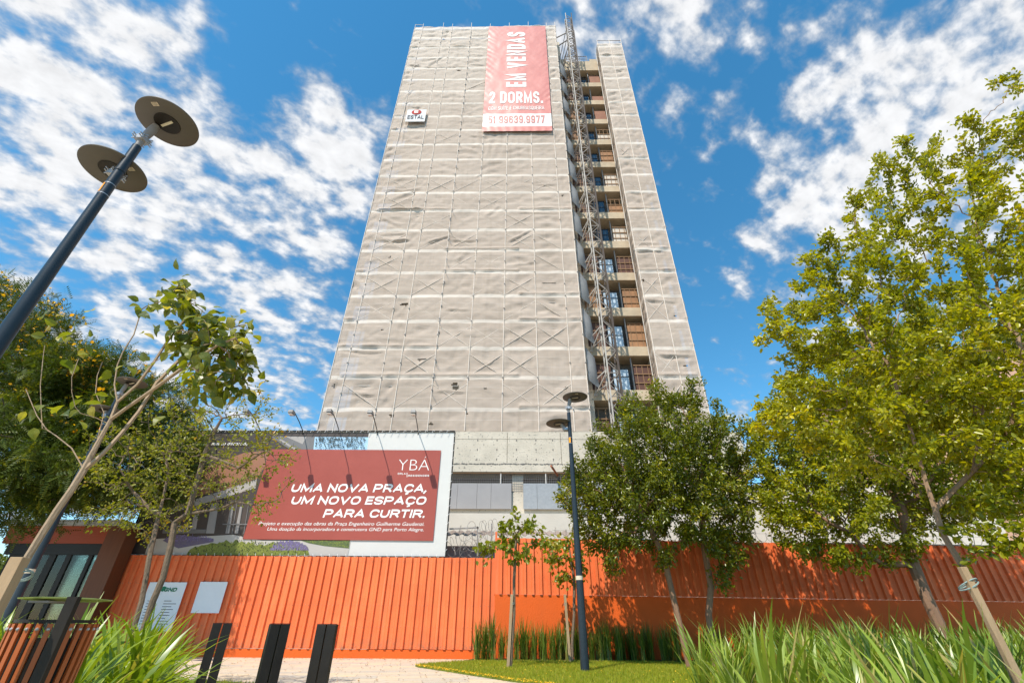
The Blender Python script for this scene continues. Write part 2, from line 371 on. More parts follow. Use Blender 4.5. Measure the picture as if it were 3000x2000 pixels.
M['disc_grey'] = mat('disc_grey', (.115, .10, .085), .55, (.105, .092, .078), 4)
M['disc_top'] = mat('disc_top', (.4, .42, .43), .35, metal=.6)
M['lens_dark'] = mat('lens_dark', (.012, .013, .013), .3, spec=.15)
M['led_white'] = mat('led_white', (.75, .68, .5), .4)
M['sticker_orange'] = mat('sticker_orange', (.9, .36, .03), .5)
M['sticker_white'] = mat('sticker_white', (.72, .6, .45), .5)
M['black_ink'] = mat('black_ink', (.03, .028, .03), .5)
M['galv'] = mat('galv', (.45, .45, .46), .4, metal=.5)
M['wood'] = mat('wood', (.33, .20, .11), .75, (.22, .13, .07), 6, .8, stretch=(6, 6, .6), bump=.3, bscale=18)
M['stake'] = mat('stake', (.42, .29, .17), .75, (.30, .2, .11), 4, .8, stretch=(5, 5, .7), bump=.2, bscale=18)
M['slat_orange'] = mat('slat_orange', (.42, .105, .025), .4, (.34, .08, .018), 6, .8, stretch=(4, 4, .5), spec=.4)
M['kiosk_orange'] = mat('kiosk_orange', (.33, .058, .014), .5, (.26, .046, .011), 3, .7, stretch=(.4, 1, 14))
M['pillar_brown'] = mat('pillar_brown', (.17, .055, .02), .5, (.10, .035, .014), 3, .8, stretch=(8, 8, .3))
M['soffit'] = mat('soffit', (.5, .45, .36), .7)
M['roof_grey'] = mat('roof_grey', (.42, .43, .43), .6)
M['panel_grey'] = mat('panel_grey', (.34, .32, .31), .55, (.29, .275, .27), 1.2, .7, spec=.3)
M['panel_mottle'] = mat('panel_mottle', (.36, .37, .38), .5, (.26, .27, .28), 9, .9, spec=.4)
M['ply_brown'] = mat('ply_brown', (.13, .062, .045), .7, (.085, .042, .032), 2.5, .9, bump=.2, bscale=10)
M['ply_tan'] = mat('ply_tan', (.40, .21, .10), .7, (.24, .12, .06), 2.0, .9, bump=.15, bscale=12)
M['ply_pink'] = mat('ply_pink', (.34, .16, .10), .7, (.22, .095, .06), 1.5, .8)
M['ply_pale'] = mat('ply_pale', (.66, .60, .52), .7, (.5, .44, .37), 2.0, .9)
M['window_pale'] = mat('window_pale', (.52, .60, .66), .3, (.42, .50, .57), .7, spec=.6)
M['window_dark'] = mat('window_dark', (.025, .03, .035), .08, spec=.9)
M['bark_pale'] = mat('bark_pale', (.40, .29, .19), .8, (.27, .19, .12), 7, .8, stretch=(3, 3, .8), bump=.4, bscale=26)
M['bark_dark'] = mat('bark_dark', (.11, .08, .055), .85, (.05, .036, .026), 8, .8, stretch=(3, 3, .8), bump=.5, bscale=26)
M['bark_mid'] = mat('bark_mid', (.27, .185, .12), .85, (.12, .085, .06), 9, .9, stretch=(2, 2, .9), bump=.6, bscale=30)
M['bark_tan'] = mat('bark_tan', (.30, .17, .10), .8, (.19, .11, .07), 4, .8, stretch=(3, 3, .7), bump=.3, bscale=18)
M['soil'] = mat('soil', (.07, .045, .028), .95, (.04, .028, .018), 5, .8, bump=.6, bscale=20)
M['ground'] = mat('ground', (.16, .14, .11), .95, (.11, .10, .075), .6, .7, bump=.3, bscale=8)
M['turf'] = mat('turf', (.19, .22, .02), .95, (.07, .10, .015), 6, .8, bump=.5, bscale=40)
M['peach'] = mat('peach', (.60, .36, .24), .8, (.55, .32, .21), .8)
M['terracotta'] = mat('terracotta', (.34, .12, .06), .8)
M['wire'] = mat('wire', (.34, .31, .29), .45, (.2, .15, .12), 9, metal=.3)
M['rope'] = mat('rope', (.25, .33, .31), .7)
M['fibre_roof'] = mat('fibre_roof', (.33, .27, .23), .9, (.2, .15, .12), 3, .8)
M['pink_wall'] = mat('pink_wall', (.44, .36, .33), .9, (.3, .24, .22), 5, .8)
M['grey_net'] = mat('grey_net', (.33, .33, .33), .8, (.26, .26, .26), 2)
M['sign_white'] = mat('sign_white', (.74, .75, .77), .4, (.68, .69, .71), 1, spec=.4)
M['sign_cloth'] = mat('sign_cloth', (.74, .73, .72), .9, (.7, .69, .68), 1, spec=.05)
M['logo_green'] = mat('logo_green', (.01, .18, .09), .5)
M['logo_red'] = mat('logo_red', (.5, .09, .08), .9, spec=.05)
M['logo_dark'] = mat('logo_dark', (.06, .06, .09), .9, spec=.05)
M['lid_green'] = mat('lid_green', (.22, .27, .05), .35, (.18, .23, .04), spec=.5)
M['glass_tint'] = bpy.data.materials.new('glass_tint'); M['glass_tint'].use_nodes = True
_t = NT(M['glass_tint'].node_tree); _g = _t.node('ShaderNodeBsdfGlossy'); _g.inputs[1].default_value = .02; _g.inputs[0].default_value = (.9, .95, .95, 1)
_tr = _t.node('ShaderNodeBsdfTransparent'); _tr.inputs[0].default_value = (.45, .52, .50, 1); _fr = _t.node('ShaderNodeFresnel'); _fr.inputs[0].default_value = 1.5
_mx = _t.node('ShaderNodeMixShader'); _t.l.new(_fr.outputs[0], _mx.inputs[0]); _t.l.new(_tr.outputs[0], _mx.inputs[1]); _t.l.new(_g.outputs[0], _mx.inputs[2]); _t.l.new(_mx.outputs[0], _t.n['Material Output'].inputs[0])

def paving_mat():
    m = bpy.data.materials.new('sandstone_paving'); m.use_nodes = True; t = NT(m.node_tree); b = t.n['Principled BSDF']
    g = t.node('ShaderNodeNewGeometry'); p = t.mapping(g.outputs['Position'], rot=(0, 0, math.radians(-12)))
    br = t.node('ShaderNodeTexBrick'); t.l.new(p, br.inputs['Vector']); br.inputs['Scale'].default_value = 1.0
    br.inputs['Brick Width'].default_value = .95; br.inputs['Row Height'].default_value = .48; br.inputs['Mortar Size'].default_value = .009
    br.inputs['Color1'].default_value = (.62, .46, .28, 1); br.inputs['Color2'].default_value = (.36, .33, .28, 1); br.inputs['Mortar'].default_value = (.33, .27, .2, 1); br.inputs['Bias'].default_value = -.1
    c = t.mix(t.mapr(t.noise(t.mapping(p, (1, 4, 1)), 2.2, 5, .6), .4, .7), br.outputs[0], (.52, .455, .37))
    c = t.mix(t.math('MULTIPLY', br.outputs[1], .7), c, (.30, .24, .175))
    c = t.mix(t.mapr(t.noise(p, 7, 3), .6, .72, 0, .6), c, (.42, .23, .10))
    t.l.new(c, b.inputs['Base Color']); b.inputs['Roughness'].default_value = .75; return m
M['paving'] = paving_mat()
M['orange'] = sheet_mat()

LIFTS = [11.77+2.105*k for k in range(23)]
BAYS = [-11.66, -10.75, -8.45, -7.4, -5.25, -3.1, -.95, 1.2, 3.25, 4.22]
BAYS_R = [8.64, 9.95, 11.2]
def net_mat(name, bays):
    m = bpy.data.materials.new(name); m.use_nodes = True; t = NT(m.node_tree); b = t.n['Principled BSDF']
    g = t.node('ShaderNodeNewGeometry'); pos = g.outputs['Position']; s = t.node('ShaderNodeSeparateXYZ'); t.l.new(pos, s.inputs[0])
    wob = t.math('MULTIPLY', t.math('SUBTRACT', t.noise(t.mapping(pos, (.6, .6, .6)), 1.0, 3), .5), .22)
    zz = t.math('ADD', s.outputs[2], wob)
    d = t.math('ABSOLUTE', t.math('SUBTRACT', t.math('FRACT', t.math('DIVIDE', t.math('SUBTRACT', zz, 11.77-1.0525), 2.105)), .5))
    hem = t.mapr(d, .05, .07, 1, 0)
    thin = t.mapr(t.math('ABSOLUTE', t.math('SUBTRACT', t.math('FRACT', t.math('DIVIDE', t.math('SUBTRACT', zz, 11.77-.3), .7017)), .5)), .012, .03, .42, 0)
    hem = t.math('MAXIMUM', hem, thin)
    hem = t.math('MULTIPLY', hem, t.mapr(t.noise(t.mapping(pos, (.5, .5, 1.5)), 1.0, 3), .35, .6, .7, 1))
    n = t.noise(t.mapping(pos, (.25, 1, .5)), 1.0, 5, .6)
    c = t.mix(t.mapr(n, .32, .68), (.475, .38, .308), (.585, .478, .395))
    c = t.mix(t.mapr(t.noise(t.mapping(pos, (2.2, 1, .12)), 1.2, 4), .56, .72, 0, .35), c, (.36, .285, .22))
    c = t.mix(t.math('MULTIPLY', hem, .75), c, (.80, .725, .64))
    # tone by height: darker in the lower half, paler towards the top
    c = t.mix(t.mapr(s.outputs[2], 12, 50, .25, 0), c, (.45, .362, .292))
    c = t.mix(t.mapr(s.outputs[2], 38, 57, 0, .45), c, (.74, .655, .565))
    t.l.new(c, b.inputs['Base Color']); b.inputs['Roughness'].default_value = .75; b.inputs['Specular IOR Level'].default_value = .15
    bn = t.node('ShaderNodeBump'); bn.inputs['Strength'].default_value = .22; bn.inputs['Distance'].default_value = .12
    h = t.math('ADD', t.math('MULTIPLY', t.noise(t.mapping(pos, (.6, 1, 1.8)), 1.3, 4, .5, .8), 1.0), t.math('MULTIPLY', t.noise(t.mapping(pos, (1.6, 1, .5)), 2.0, 5, .6, 1.0), .45))
    t.l.new(h, bn.inputs['Height']); t.l.new(bn.outputs[0], b.inputs['Normal'])
    trn = t.node('ShaderNodeBsdfTransparent'); mx = t.node('ShaderNodeMixShader')
    t.set(mx.inputs[0], t.math('SUBTRACT', .2, t.math('MULTIPLY', hem, .14)))
    t.l.new(b.outputs[0], mx.inputs[1]); t.l.new(trn.outputs[0], mx.inputs[2]); t.l.new(mx.outputs[0], t.n['Material Output'].inputs[0])
    return m
M['net'] = net_mat('scaffold_netting', BAYS)
M['tight'] = mat('tight_netting', (.76, .67, .58), .75, (.62, .53, .45), 1.5, .9)

# ------------------------------------------------------------------ ground
MB().poly([(-900, -900, -.03), (900, -900, -.03), (900, 900, -.03), (-900, 900, -.03)]).build('ground', M['ground'])['kind'] = 'structure'
MB().poly([(-40, -25, -.012), (26, -25, -.012), (26, 18.6, -.012), (-40, 18.6, -.012)]).build('paving', M['paving'])['kind'] = 'structure'
def sheet(name, pts, z, m, thick=.05):
    b = MB(); n = len(pts); top = [(p[0], p[1], z) for p in pts]; b.poly(top)
    for i in range(n):
        p, q = pts[i], pts[(i+1) % n]; b.poly([(p[0], p[1], z-thick), (q[0], q[1], z-thick), (q[0], q[1], z), (p[0], p[1], z)])
    o = b.build(name, m); o['kind'] = 'structure'; return o
LAWN = [(-2.86, 15.4), (-2.75, 15.9), (-2.3, 16.6), (-1.7, 17.2), (-1.2, 17.45), (1.0, 17.5), (5.5, 17.5), (7, 14), (6.5, 9.0), (2.6, 9.3), (1.2, 10.2), (-.1, 11.6), (-1.3, 13.2), (-2.3, 14.55), (-2.7, 15.05)]
sheet('lawn', LAWN, .012, M['turf'])
BED_BACK = [(-1.7, 17.46), (-1.5, 18.3), (-1.3, 18.56), (20, 18.56), (20, 14.02), (7.02, 14.02), (5.52, 17.52), (-1.2, 17.52)]
sheet('planting_bed', BED_BACK, .02, M['soil'])
BED_R = [(1.5, 2.2), (1.7, 6), (2.6, 9.2), (6.5, 8.95), (7.0, 13.96), (20, 13.96), (20, 1.2), (2.2, 1.2)]
sheet('planting_bed', BED_R, .024, M['soil'])
LAWN_L = [(-3.9, 8.0), (-3.5, 9.2), (-4.2, 10.4), (-6.2, 11.2), (-9, 11), (-9, 2), (-1.8, 2), (-2.4, 5)]
sheet('lawn', LAWN_L, .012, M['turf'])

def in_poly(px, py, poly):
    ins = np.zeros(len(px), bool); n = len(poly)
    for i in range(n):
        x0, y0 = poly[i]; x1, y1 = poly[(i+1) % n]
        c = ((y0 > py) != (y1 > py)) & (px < (x1-x0)*(py-y0)/(y1-y0+1e-12)+x0); ins ^= c
    return ins
def scatter(poly, n):
    a = np.array(poly); lo, hi = a.min(0), a.max(0); out = np.zeros((0, 2))
    while len(out) < n:
        q = RNG.uniform(lo, hi, (n, 2)); out = np.vstack([out, q[in_poly(q[:, 0], q[:, 1], poly)]])
    return out[:n]
def turf(poly, n, h, wd, m, z0=.012):
    p = scatter(poly, n); a = RNG.uniform(0, 2*PI, n); hh = h*RNG.uniform(.5, 1.3, n); ln = RNG.uniform(0, .8, n)*hh; la = RNG.uniform(0, 2*PI, n)
    dx, dy = np.cos(a)*wd, np.sin(a)*wd
    V = np.zeros((n, 3, 3)); V[:, 0] = np.stack([p[:, 0]-dx, p[:, 1]-dy, np.full(n, z0)], 1); V[:, 1] = np.stack([p[:, 0]+dx, p[:, 1]+dy, np.full(n, z0)], 1)
    V[:, 2] = np.stack([p[:, 0]+np.cos(la)*ln, p[:, 1]+np.sin(la)*ln, z0+hh], 1)
    o = np_mesh('grass', V.reshape(-1, 3), np.arange(3*n).reshape(-1, 3), m, rnd=np.repeat(RNG.random(n), 3)); return o
M['grass'] = leaf_mat('grass_blades', (.17, .225, .012), (.34, .345, .026), (.46, .36, .07), .3, .6, .2)
tag(turf(LAWN, 70000, .055, .006, M['grass']), 'short bright green turf of the rounded lawn under the lamp post and the saplings', 'grass', kind='stuff')
tag(turf(LAWN_L, 26000, .05, .006, M['grass']), 'short turf of the small lawn beside the black bollards', 'grass', kind='stuff')
# fallen yellow petals along the lawn edge
M['petal'] = leaf_mat('yellow_petal', (.75, .38, .01), (.8, .5, .03), None, .2, .6)
def petals():
    pts = []
    for i in range(10, len(LAWN)):
        a = np.array(LAWN[i]); b = np.array(LAWN[(i+1) % len(LAWN)])
        n = int(np.linalg.norm(b-a)*60); q = a+(b-a)*RNG.random((n, 1))+RNG.normal(0, .09, (n, 2)); pts.append(q)
    pts.append(scatter(LAWN, 260)); p = np.vstack(pts); n = len(p); s = RNG.uniform(.012, .022, n); a = RNG.uniform(0, 2*PI, n)
    V = np.zeros((n, 4, 3))
    for k in range(4):
        V[:, k, 0] = p[:, 0]+np.cos(a+k*PI/2)*s; V[:, k, 1] = p[:, 1]+np.sin(a+k*PI/2)*s; V[:, k, 2] = .05+RNG.uniform(-.01, .012, n)
    return np_mesh('fallen_petals', V.reshape(-1, 3), np.arange(4*n).reshape(-1, 4), M['petal'], rnd=np.repeat(RNG.random(n), 4))
tag(petals(), 'fallen yellow petals lying along the curved edge of the lawn', 'petals', kind='stuff')

M['dry_leaf'] = leaf_mat('dry_leaf', (.30, .17, .06), (.20, .10, .04), (.55, .38, .08), .1, .7, .2)
def litter():
    p = np.vstack([scatter([(-9, 9), (-1, 9), (-1, 18.4), (-9, 18.4)], 420), scatter([(-9, 17.6), (-1.5, 17.6), (-1.5, 18.5), (-9, 18.5)], 260), scatter(LAWN, 200)]); n = len(p); s_ = RNG.uniform(.015, .045, n); a = RNG.uniform(0, 2*PI, n)
    V = np.zeros((n, 4, 3))
    for k in range(4):
        q = .45 if k % 2 else 1.0
        V[:, k, 0] = p[:, 0]+np.cos(a+k*PI/2)*s_*q; V[:, k, 1] = p[:, 1]+np.sin(a+k*PI/2)*s_*q; V[:, k, 2] = .004+RNG.uniform(0, .014, n)+(.03 if k == 0 else 0)*s_*10
    return np_mesh('fallen_leaves', V.reshape(-1, 3), np.arange(4*n).reshape(-1, 4), M['dry_leaf'], rnd=np.repeat(RNG.random(n), 4))
tag(litter(), 'dry fallen leaves scattered over the paving and the lawn', 'leaves', kind='stuff')

# ------------------------------------------------------------------ apartment tower
YW = 26.3; YN = 25.0
tw = thing('apartment_tower', (0, 26.3, 0), 'tall unfinished concrete apartment tower wrapped in pale netting behind the orange hoarding', 'building')
b = MB(); b.box(-10.6, 4.75, YW, YW+14, 10.4, 57.6); b.build('wall', M['concrete'], tw)
b = MB(); b.box(8.8, 11.0, YW-.05, YW+14, 10.4, 54.0); b.build('wing_wall', M['concrete_cream'], tw)
b = MB(); b.box(4.75, 8.75, YW+1.2, YW+13.9, 10.4, 53.2); b.build('recess_wall', M['dark_core'], tw)
BEAM0 = 16.17-3.22; NB = 12
for k in range(NB+1):
    z = BEAM0+3.22*k
    if k < NB:
        MB().box(4.752, 8.79, YW-.02, YW+1.19, z, z+.72).build('floor_beam', M['concrete_cream'], tw, bevel=.015)
    else:
        MB().box(4.752, 8.79, YW-.02, YW+1.19, z-.1, z+1.75).build('floor_beam', M['concrete_cream'], tw, bevel=.015)
for k in range(-1, NB):
    z = BEAM0+3.22*k+.72; zt = z+2.5
    r = random.Random(k+20)
    gap = .62+r.uniform(-.15, .12)
    pane = M['window_pale'] if k < 4 else M['window_dark']
    # middle glazed door
    wn = MB(); x0, x1, yy = (6.22, 7.32, YW+.42) if k < 4 else (6.35, 7.35, YW+.5)
    for q in ((x0, x1-.05) if k < 4 else (x0, (x0+x1)/2-.02, x1-.05)): wn.box(q, q+.05, yy, yy+.07, z+.0, zt-gap)
    wn.box(x0+.05, x1-.05, yy+.004, yy+.066, zt-gap-.07, zt-gap); wn.box(x0+.05, x1-.05, yy+.004, yy+.066, z, z+.06); wn.box(x0+.05, x1-.05, yy+.004, yy+.066, z+1.15, z+1.2)
    wo_ = wn.build('window', M['black_metal'], tw)
    MB().box(x0+.03, x1-.03, yy+.03, yy+.05, z+.02, zt-gap-.02).build('pane', pane, wo_)
    # left shutter of dark boards, right infill
    for side, (x0, x1) in enumerate(((4.78, 6.15), (7.62, 8.76))):
        if side == 0: pm = M['ply_brown'] if k not in (2, 8, 9) else M['ply_tan']
        else: pm = {0: M['ply_brown'], 1: M['ply_tan'], 2: M['ply_tan'], 3: M['ply_brown'], 4: M['ply_pale'], 5: M['ply_tan'], 6: M['ply_pale'], 7: M['ply_tan'], 8: M['ply_pale']}.get(k, M['ply_pink'])
        yy = YW+.32; p = MB(); top = zt-(gap if side else gap*.6)*r.uniform(.7, 1.15); nb = 3
        for j in range(nb):
            if j == nb-1 and r.random() < .3: break
            p.box(x0+r.uniform(0, .05), x1-r.uniform(0, .06), yy+.01*j, yy+.04+.01*j, z+(top-z)*j/nb+.012, z+(top-z)*(j+1)/nb-.012)
        o = p.build('infill_panel', pm, tw)
        q = MB()
        if k < 9 or side == 0:
            for j in range(1, nb+1): q.box(x0, x1, yy-.05, yy-.003, z+(top-z)*j/nb-.035, z+(top-z)*j/nb+.025)
            for j in range(3): q.box(x0+(x1-x0)*(j+.5)/3-.02, x0+(x1-x0)*(j+.5)/3+.02, yy-.03, yy-.006, z, top-.05)
            q.build('batten', M['wood'], o)
MB().tube([(7.5, YW+.28, 10.5), (7.5, YW+.28, 51.5)], .055, 10).build('drain_pipe', M['steel_grey'], tw, smooth=True)
MB().box(8.0, 8.79, YW+.4, YW+5, 53.35, 54.6).build('roof_block', M['concrete_cream'], tw)
MB().box(4.4, 5.4, YW+.3, YW+4, 53.3, 54.4).build('roof_block', M['concrete'], tw)
b = MB()
for x in (5.2, 6.0, 6.8, 7.6): b.bar((x, YW+.05, 53.3), (x, YW+.05, 54.5), .05)
b.bar((5.2, YW+.05, 54.45), (7.6, YW+.05, 54.45), .05); b.bar((5.2, YW+.05, 53.9), (7.6, YW+.05, 53.9), .04)
b.build('roof_railing', M['steel_grey'], tw)
# podium
YP = 24.9
b = MB(); b.box(-12.2, 12.6, YP, YP+1.35, 8.50, 10.36); b.build('podium_parapet', M['concrete'], tw)
MB().box(-12.2, 12.6, YP-.03, YP+1.35, 8.06, 8.47).build('podium_beam', M['concrete'], tw)
# rough casting seam between the two
bm = MB()
for i in range(330):
    x = -4+16*random.random(); z = 8.485+random.uniform(-.035, .03); s = random.uniform(.03, .11); bm.box(x, x+s, YP-random.uniform(.035, .05), YP+.02, z-.018, z+random.uniform(.01, .03))
bm.build('casting_seam', M['dark_core'], tw)
# tie holes in the parapet
bm = MB()
for x in (-2.3, -1.2, -.1, 1.0, 1.95, 3.0, 4.1, 5.2):
    for z in (8.75, 9.3, 9.85): bm.box(x-.025, x+.025, YP-.012, YP+.05, z-.05, z+.05)
bm.build('tie_holes', M['dark_core'], tw)
bm = MB()
for x in (-.62, 2.4, 5.4, 8.4): bm.box(x-.018, x+.018, YP-.006, YP+.01, 8.5, 10.3)
bm.box(-4, 12.5, YP-.006, YP+.01, 9.9, 9.925); bm.build('form_joints', M['rough_edge'], tw)
MB().box(-12.15, 12.5, YP+1.4, YP+14, .0, 10.3).build('podium_core', M['dark_core'], tw)
for x in (-9, -4.5, -.04, 4.45, 8.95, 12.1): MB().box(x-.30, x+.30, YP+.25, YP+.85, 0, 8.05).build('column', M['concrete'], tw)
MB().box(-12.2, 12.6, YP+.10, YP+1.3, 5.86, 6.98).build('spandrel_wall', M['concrete'], tw)
MB().box(-12.2, 24.0, YP-.62, YP+1.38, 4.0, 5.78).build('lower_band', M['render_cream'], tw)
MB().box(-12.2, 24.0, YP-.45, YP+1.3, 0, 3.98).build('ground_wall', M['render_cream'], tw)
MB().box(12.7, 24.0, YP+.3, YP+12, 5.8, 7.5).build('low_wing', M['concrete'], tw)
# grey cladding boards hung on the opening, with thin posts and mesh above
for x0, x1, cuts, pm in ((-3.9, -.36, (-3.25, -2.2, -1.45), 'panel_grey'), (.26, 4.6, (1.0, 2.4, 3.6), 'panel_mottle'), (5.2, 9.0, (6.3, 7.6), 'panel_grey')):
    xs = [x0, *cuts, x1]
    for i in range(len(xs)-1):
        MB().box(xs[i]+.006, xs[i+1]-.006, YP-.06-.006*(i % 2), YP+.03, 6.11, 7.43).build('cladding_board', M[pm] if i % 2 == 0 or pm != 'panel_grey' else M['panel_grey'], tw)
for x in (-.95, 1.5, 4.0): MB().tube([(x, YP+.05, 7.0), (x, YP+.05, 8.05)], .035, 8).build('prop', M['steel_pale'], tw)
bm = MB()
for i in range(130): x = -4+i*.1; bm.box(x-.006, x+.006, YP+.088, YP+.096, 6.99, 8.05)
for i in range(8): bm.box(-4, 9, YP+.098, YP+.105, 7.05+i*.13, 7.062+i*.13)
bm.build('mesh_guard', M['steel_grey'], tw)
MB().box(-12.2, 12.6, YP+.0, YP+.2, 7.99, 8.055).build('opening_lintel', M['wood'], tw)
MB().tube([(1.72, YP-1.25, 8.02), (2.15, YP+.1, 7.9)], .06, 10).build('overflow_pipe', M['terracotta'], tw)

# ------------------------------------------------------------------ scaffold and netting
def cell_hash(i, j, s): return vn(i*7.31+s*13.7+.5, j*5.17+s*3.1+.5)
def net_off(x, z, bays, seed):
    """how far the sheet stands out (+) or sags in (-) from the scaffold face, metres"""
    bays = np.array(bays); i = np.clip(np.searchsorted(bays, x)-1, 0, len(bays)-2); u = np.clip((x-bays[i])/(bays[i+1]-bays[i]), 0, 1)
    lz = (z-11.77)/2.105; j = np.floor(lz); v = lz-j
    h1 = cell_hash(i, j, seed); h2 = cell_hash(i, j, seed+5); h3 = cell_hash(i, j, seed+9)
    env = np.sin(PI*u)**.8*np.sin(PI*v)**.7
    d = (h1-.62)*.20*env
    sw = np.clip(h2-.45, 0, 1)*2.0                             # swags that hang between two pins
    d += sw*.085*np.sin(2*PI*(2.2*v+1.1*(h3*2-1)*(u-.5)+1.2*(u-.5)**2+h3))*env
    d += .05*(fbm(x*1.3+seed, z*2.8)-.47)*2*np.sin(PI*v)**.5
    d += .020*(fbm(x*4.0+seed*3, z*1.6+40, 2)-.37)*2
    vf = np.clip(cell_hash(np.floor(x/4.3), j, seed+33)-.5, 0, 1)*2; d += vf*.026*np.sin(x*9+4*vn(x*1.7, z*.4)+3*fbm(x*.7, z*.9)+z*(h3-.5)*5)*np.sin(PI*v)**.5   # folds hanging from the lift line
    # horizontal overlaps: the upper sheet hangs outside the lower one
    k2 = np.floor(lz/1.0); over = (cell_hash(np.floor(x/5.5), k2, seed+21) > .66)
    ed = np.clip(1-np.abs(v-.10)/.10, 0, 1)
    d += over*ed*(.07+.13*fbm(x*.9, k2*3.3)) * (v > .06)
    # pinch at pins
    pin = np.exp(-((np.minimum(u, 1-u)*2.1/.16)**2+(np.minimum(v, 1-v)*2.1/.2)**2)); d -= .055*pin
    e1 = np.abs((v-.05)*1.0-(u*.76))*2.1; e2 = np.abs((v-.05)-((1-u)*.76))*2.1; d *= .35+.65*np.clip(np.minimum(np.minimum(e1, e2), 1)*2.2, 0, 1)*1.0   # held flat along the braces
    for x0, z0, x1, z1, dep, wd in (CREASES if seed == 1 else CREASES_R):
        L = math.hypot(x1-x0, z1-z0); tx, tz = (x1-x0)/L, (z1-z0)/L
        if tx < 0: tx, tz = -tx, -tz; x0, z0 = x1, z1
        a = (x-x0)*tx+(z-z0)*tz; nn = -(x-x0)*tz+(z-z0)*tx+.10*(vn(a*1.3, a*0+dep*50)-.5)
        m_ = np.clip(a/.5, 0, 1)*np.clip((L-a)/.5, 0, 1)*(.55+.9*vn(a*1.9, a*0+x0*3))
        wd2 = wd*(.42+.35*vn(a*2.3, a*0+z0)); d += .36*dep*m_*(nn/wd2)*np.exp(.5-(nn/wd2)**2/2)
    d += .03*np.clip(z-40, 0, 20)/20*np.sin(z*5.1+2.5*fbm(x*.5, z*.3)*6)
    return d
def _cr(L): return [(*pick(a, b), *pick(c, d), e, f) for a, b, c, d, e, f in L]
def pick(px, py): p = at(px, py, YN); return p.x, p.z
CREASES = _cr([(1192, 191, 1262, 198, .22, .22), (1250, 196, 1300, 166, .16, .25), (1222, 178, 1290, 172, .1, .3), (1085, 616, 1232, 614, .20, .16), (1108, 640, 1180, 665, .14, .3), (1105, 706, 1205, 703, .22, .2), (1110, 690, 1195, 683, .14, .22), (1240, 716, 1322, 690, .16, .16), (1315, 704, 1400, 705, .18, .16), (1482, 712, 1562, 672, .16, .14),
    (1515, 622, 1640, 626, .16, .14), (1120, 560, 1232, 556, .14, .2), (1140, 590, 1220, 560, .12, .3), (1390, 525, 1415, 510, .14, .2), (1185, 290, 1210, 262, .16, .2), (1172, 420, 1196, 300, .20, .14), (1198, 312, 1236, 314, .18, .16), (1190, 250, 1220, 244, .14, .2), (1370, 190, 1425, 192, .12, .2), (1372, 160, 1420, 164, .12, .2), (1375, 108, 1425, 104, .14, .2), (1345, 780, 1395, 800, .12, .3), (1330, 770, 1380, 735, .10, .3),
    (1300, 906, 1380, 910, .16, .14), (1310, 940, 1380, 1000, .10, .4), (1040, 908, 1100, 908, .14, .14), (990, 1027, 1130, 1033, .14, .12), (1130, 985, 1210, 1012, .09, .4), (1005, 1152, 1100, 1158, .14, .14), (1270, 1150, 1370, 1148, .14, .14), (1500, 775, 1580, 772, .1, .2), (1560, 540, 1640, 545, .1, .2), (1420, 640, 1470, 600, .09, .3), (1370, 330, 1412, 345, .1, .25), (1375, 400, 1405, 402, .12, .18)])
CREASES_R = _cr([(1755, 160, 1790, 163, .16, .16), (1795, 205, 1835, 210, .14, .14), (1850, 733, 1955, 737, .2, .16), (1870, 716, 1925, 714, .14, .18), (1920, 1040, 2040, 1045, .2, .16), (1870, 700, 1910, 690, .1, .3), (1780, 300, 1830, 298, .1, .2), (1835, 560, 1900, 570, .1, .25), (1880, 880, 1990, 886, .12, .16)])
def net_sheet(name, path, bays, z0, z1, seed, label, holes, top_wave=.12):
    root = thing(name, (path[1][0], path[1][1], z0), label, 'safety net', 'safety nets round the tower')
    step = .095; S = []
    for a, b_ in zip(path[:-1], path[1:]):
        a = np.array(a, float); b_ = np.array(b_, float); L = np.linalg.norm(b_-a); n = max(2, int(L/step)); d = (b_-a)/L
        for k in range(n): S.append((*(a+(b_-a)*k/n), d[1], -d[0]))
    S.append((*path[-1], S[-1][2], S[-1][3])); S = np.array(S); ns = len(S)
    nz = int((z1-z0)/step); Z = np.linspace(0, 1, nz+1)
    s_len = np.concatenate([[0], np.cumsum(np.hypot(np.diff(S[:, 0]), np.diff(S[:, 1])))])
    front = np.abs(S[:, 3]+1) < .01
    i0 = np.argmax(front); sx = S[i0, 0]+(s_len-s_len[i0])      # unrolled coordinate that equals x on the front face
    X, ZZ = np.meshgrid(sx, Z); topz = z1+top_wave*(fbm(X*.35+seed, X*0+3.0)-.5)*3; ZW = z0+(topz-z0)*ZZ
    bz = [2*bays[0]-bays[1]*0-1.4-bays[0]+0 if False else bays[0]-1.35] + list(bays) + [bays[-1]+1.35]
    off = net_off(X, ZW, bz, seed)
    PX = S[:, 0][None]+S[:, 2][None]*off*1.0; PY = S[:, 1][None]+S[:, 3][None]*off
    V = np.stack([PX, PY, ZW], 2).reshape(-1, 3)
    idx = np.arange((nz+1)*ns).reshape(nz+1, ns); F = np.stack([idx[:-1, :-1], idx[:-1, 1:], idx[1:, 1:], idx[1:, :-1]], 2).reshape(-1, 4)
    C = V[F].mean(1); keep = np.ones(len(F), bool)
    for hx, hz, rx, rz in holes:
        q = ((C[:, 0]-hx)/rx)**2+((C[:, 2]-hz)/rz)**2+(vn(C[:, 0]*9, C[:, 2]*9)-.5)*1.1; keep &= ~((q < 1) & (C[:, 1] < YN+.4))
    np_mesh('sheet', V, F[keep], M['net'], root, smooth=True)
    return root
def pick(px, py): p = at(px, py, YN); return p.x, p.z
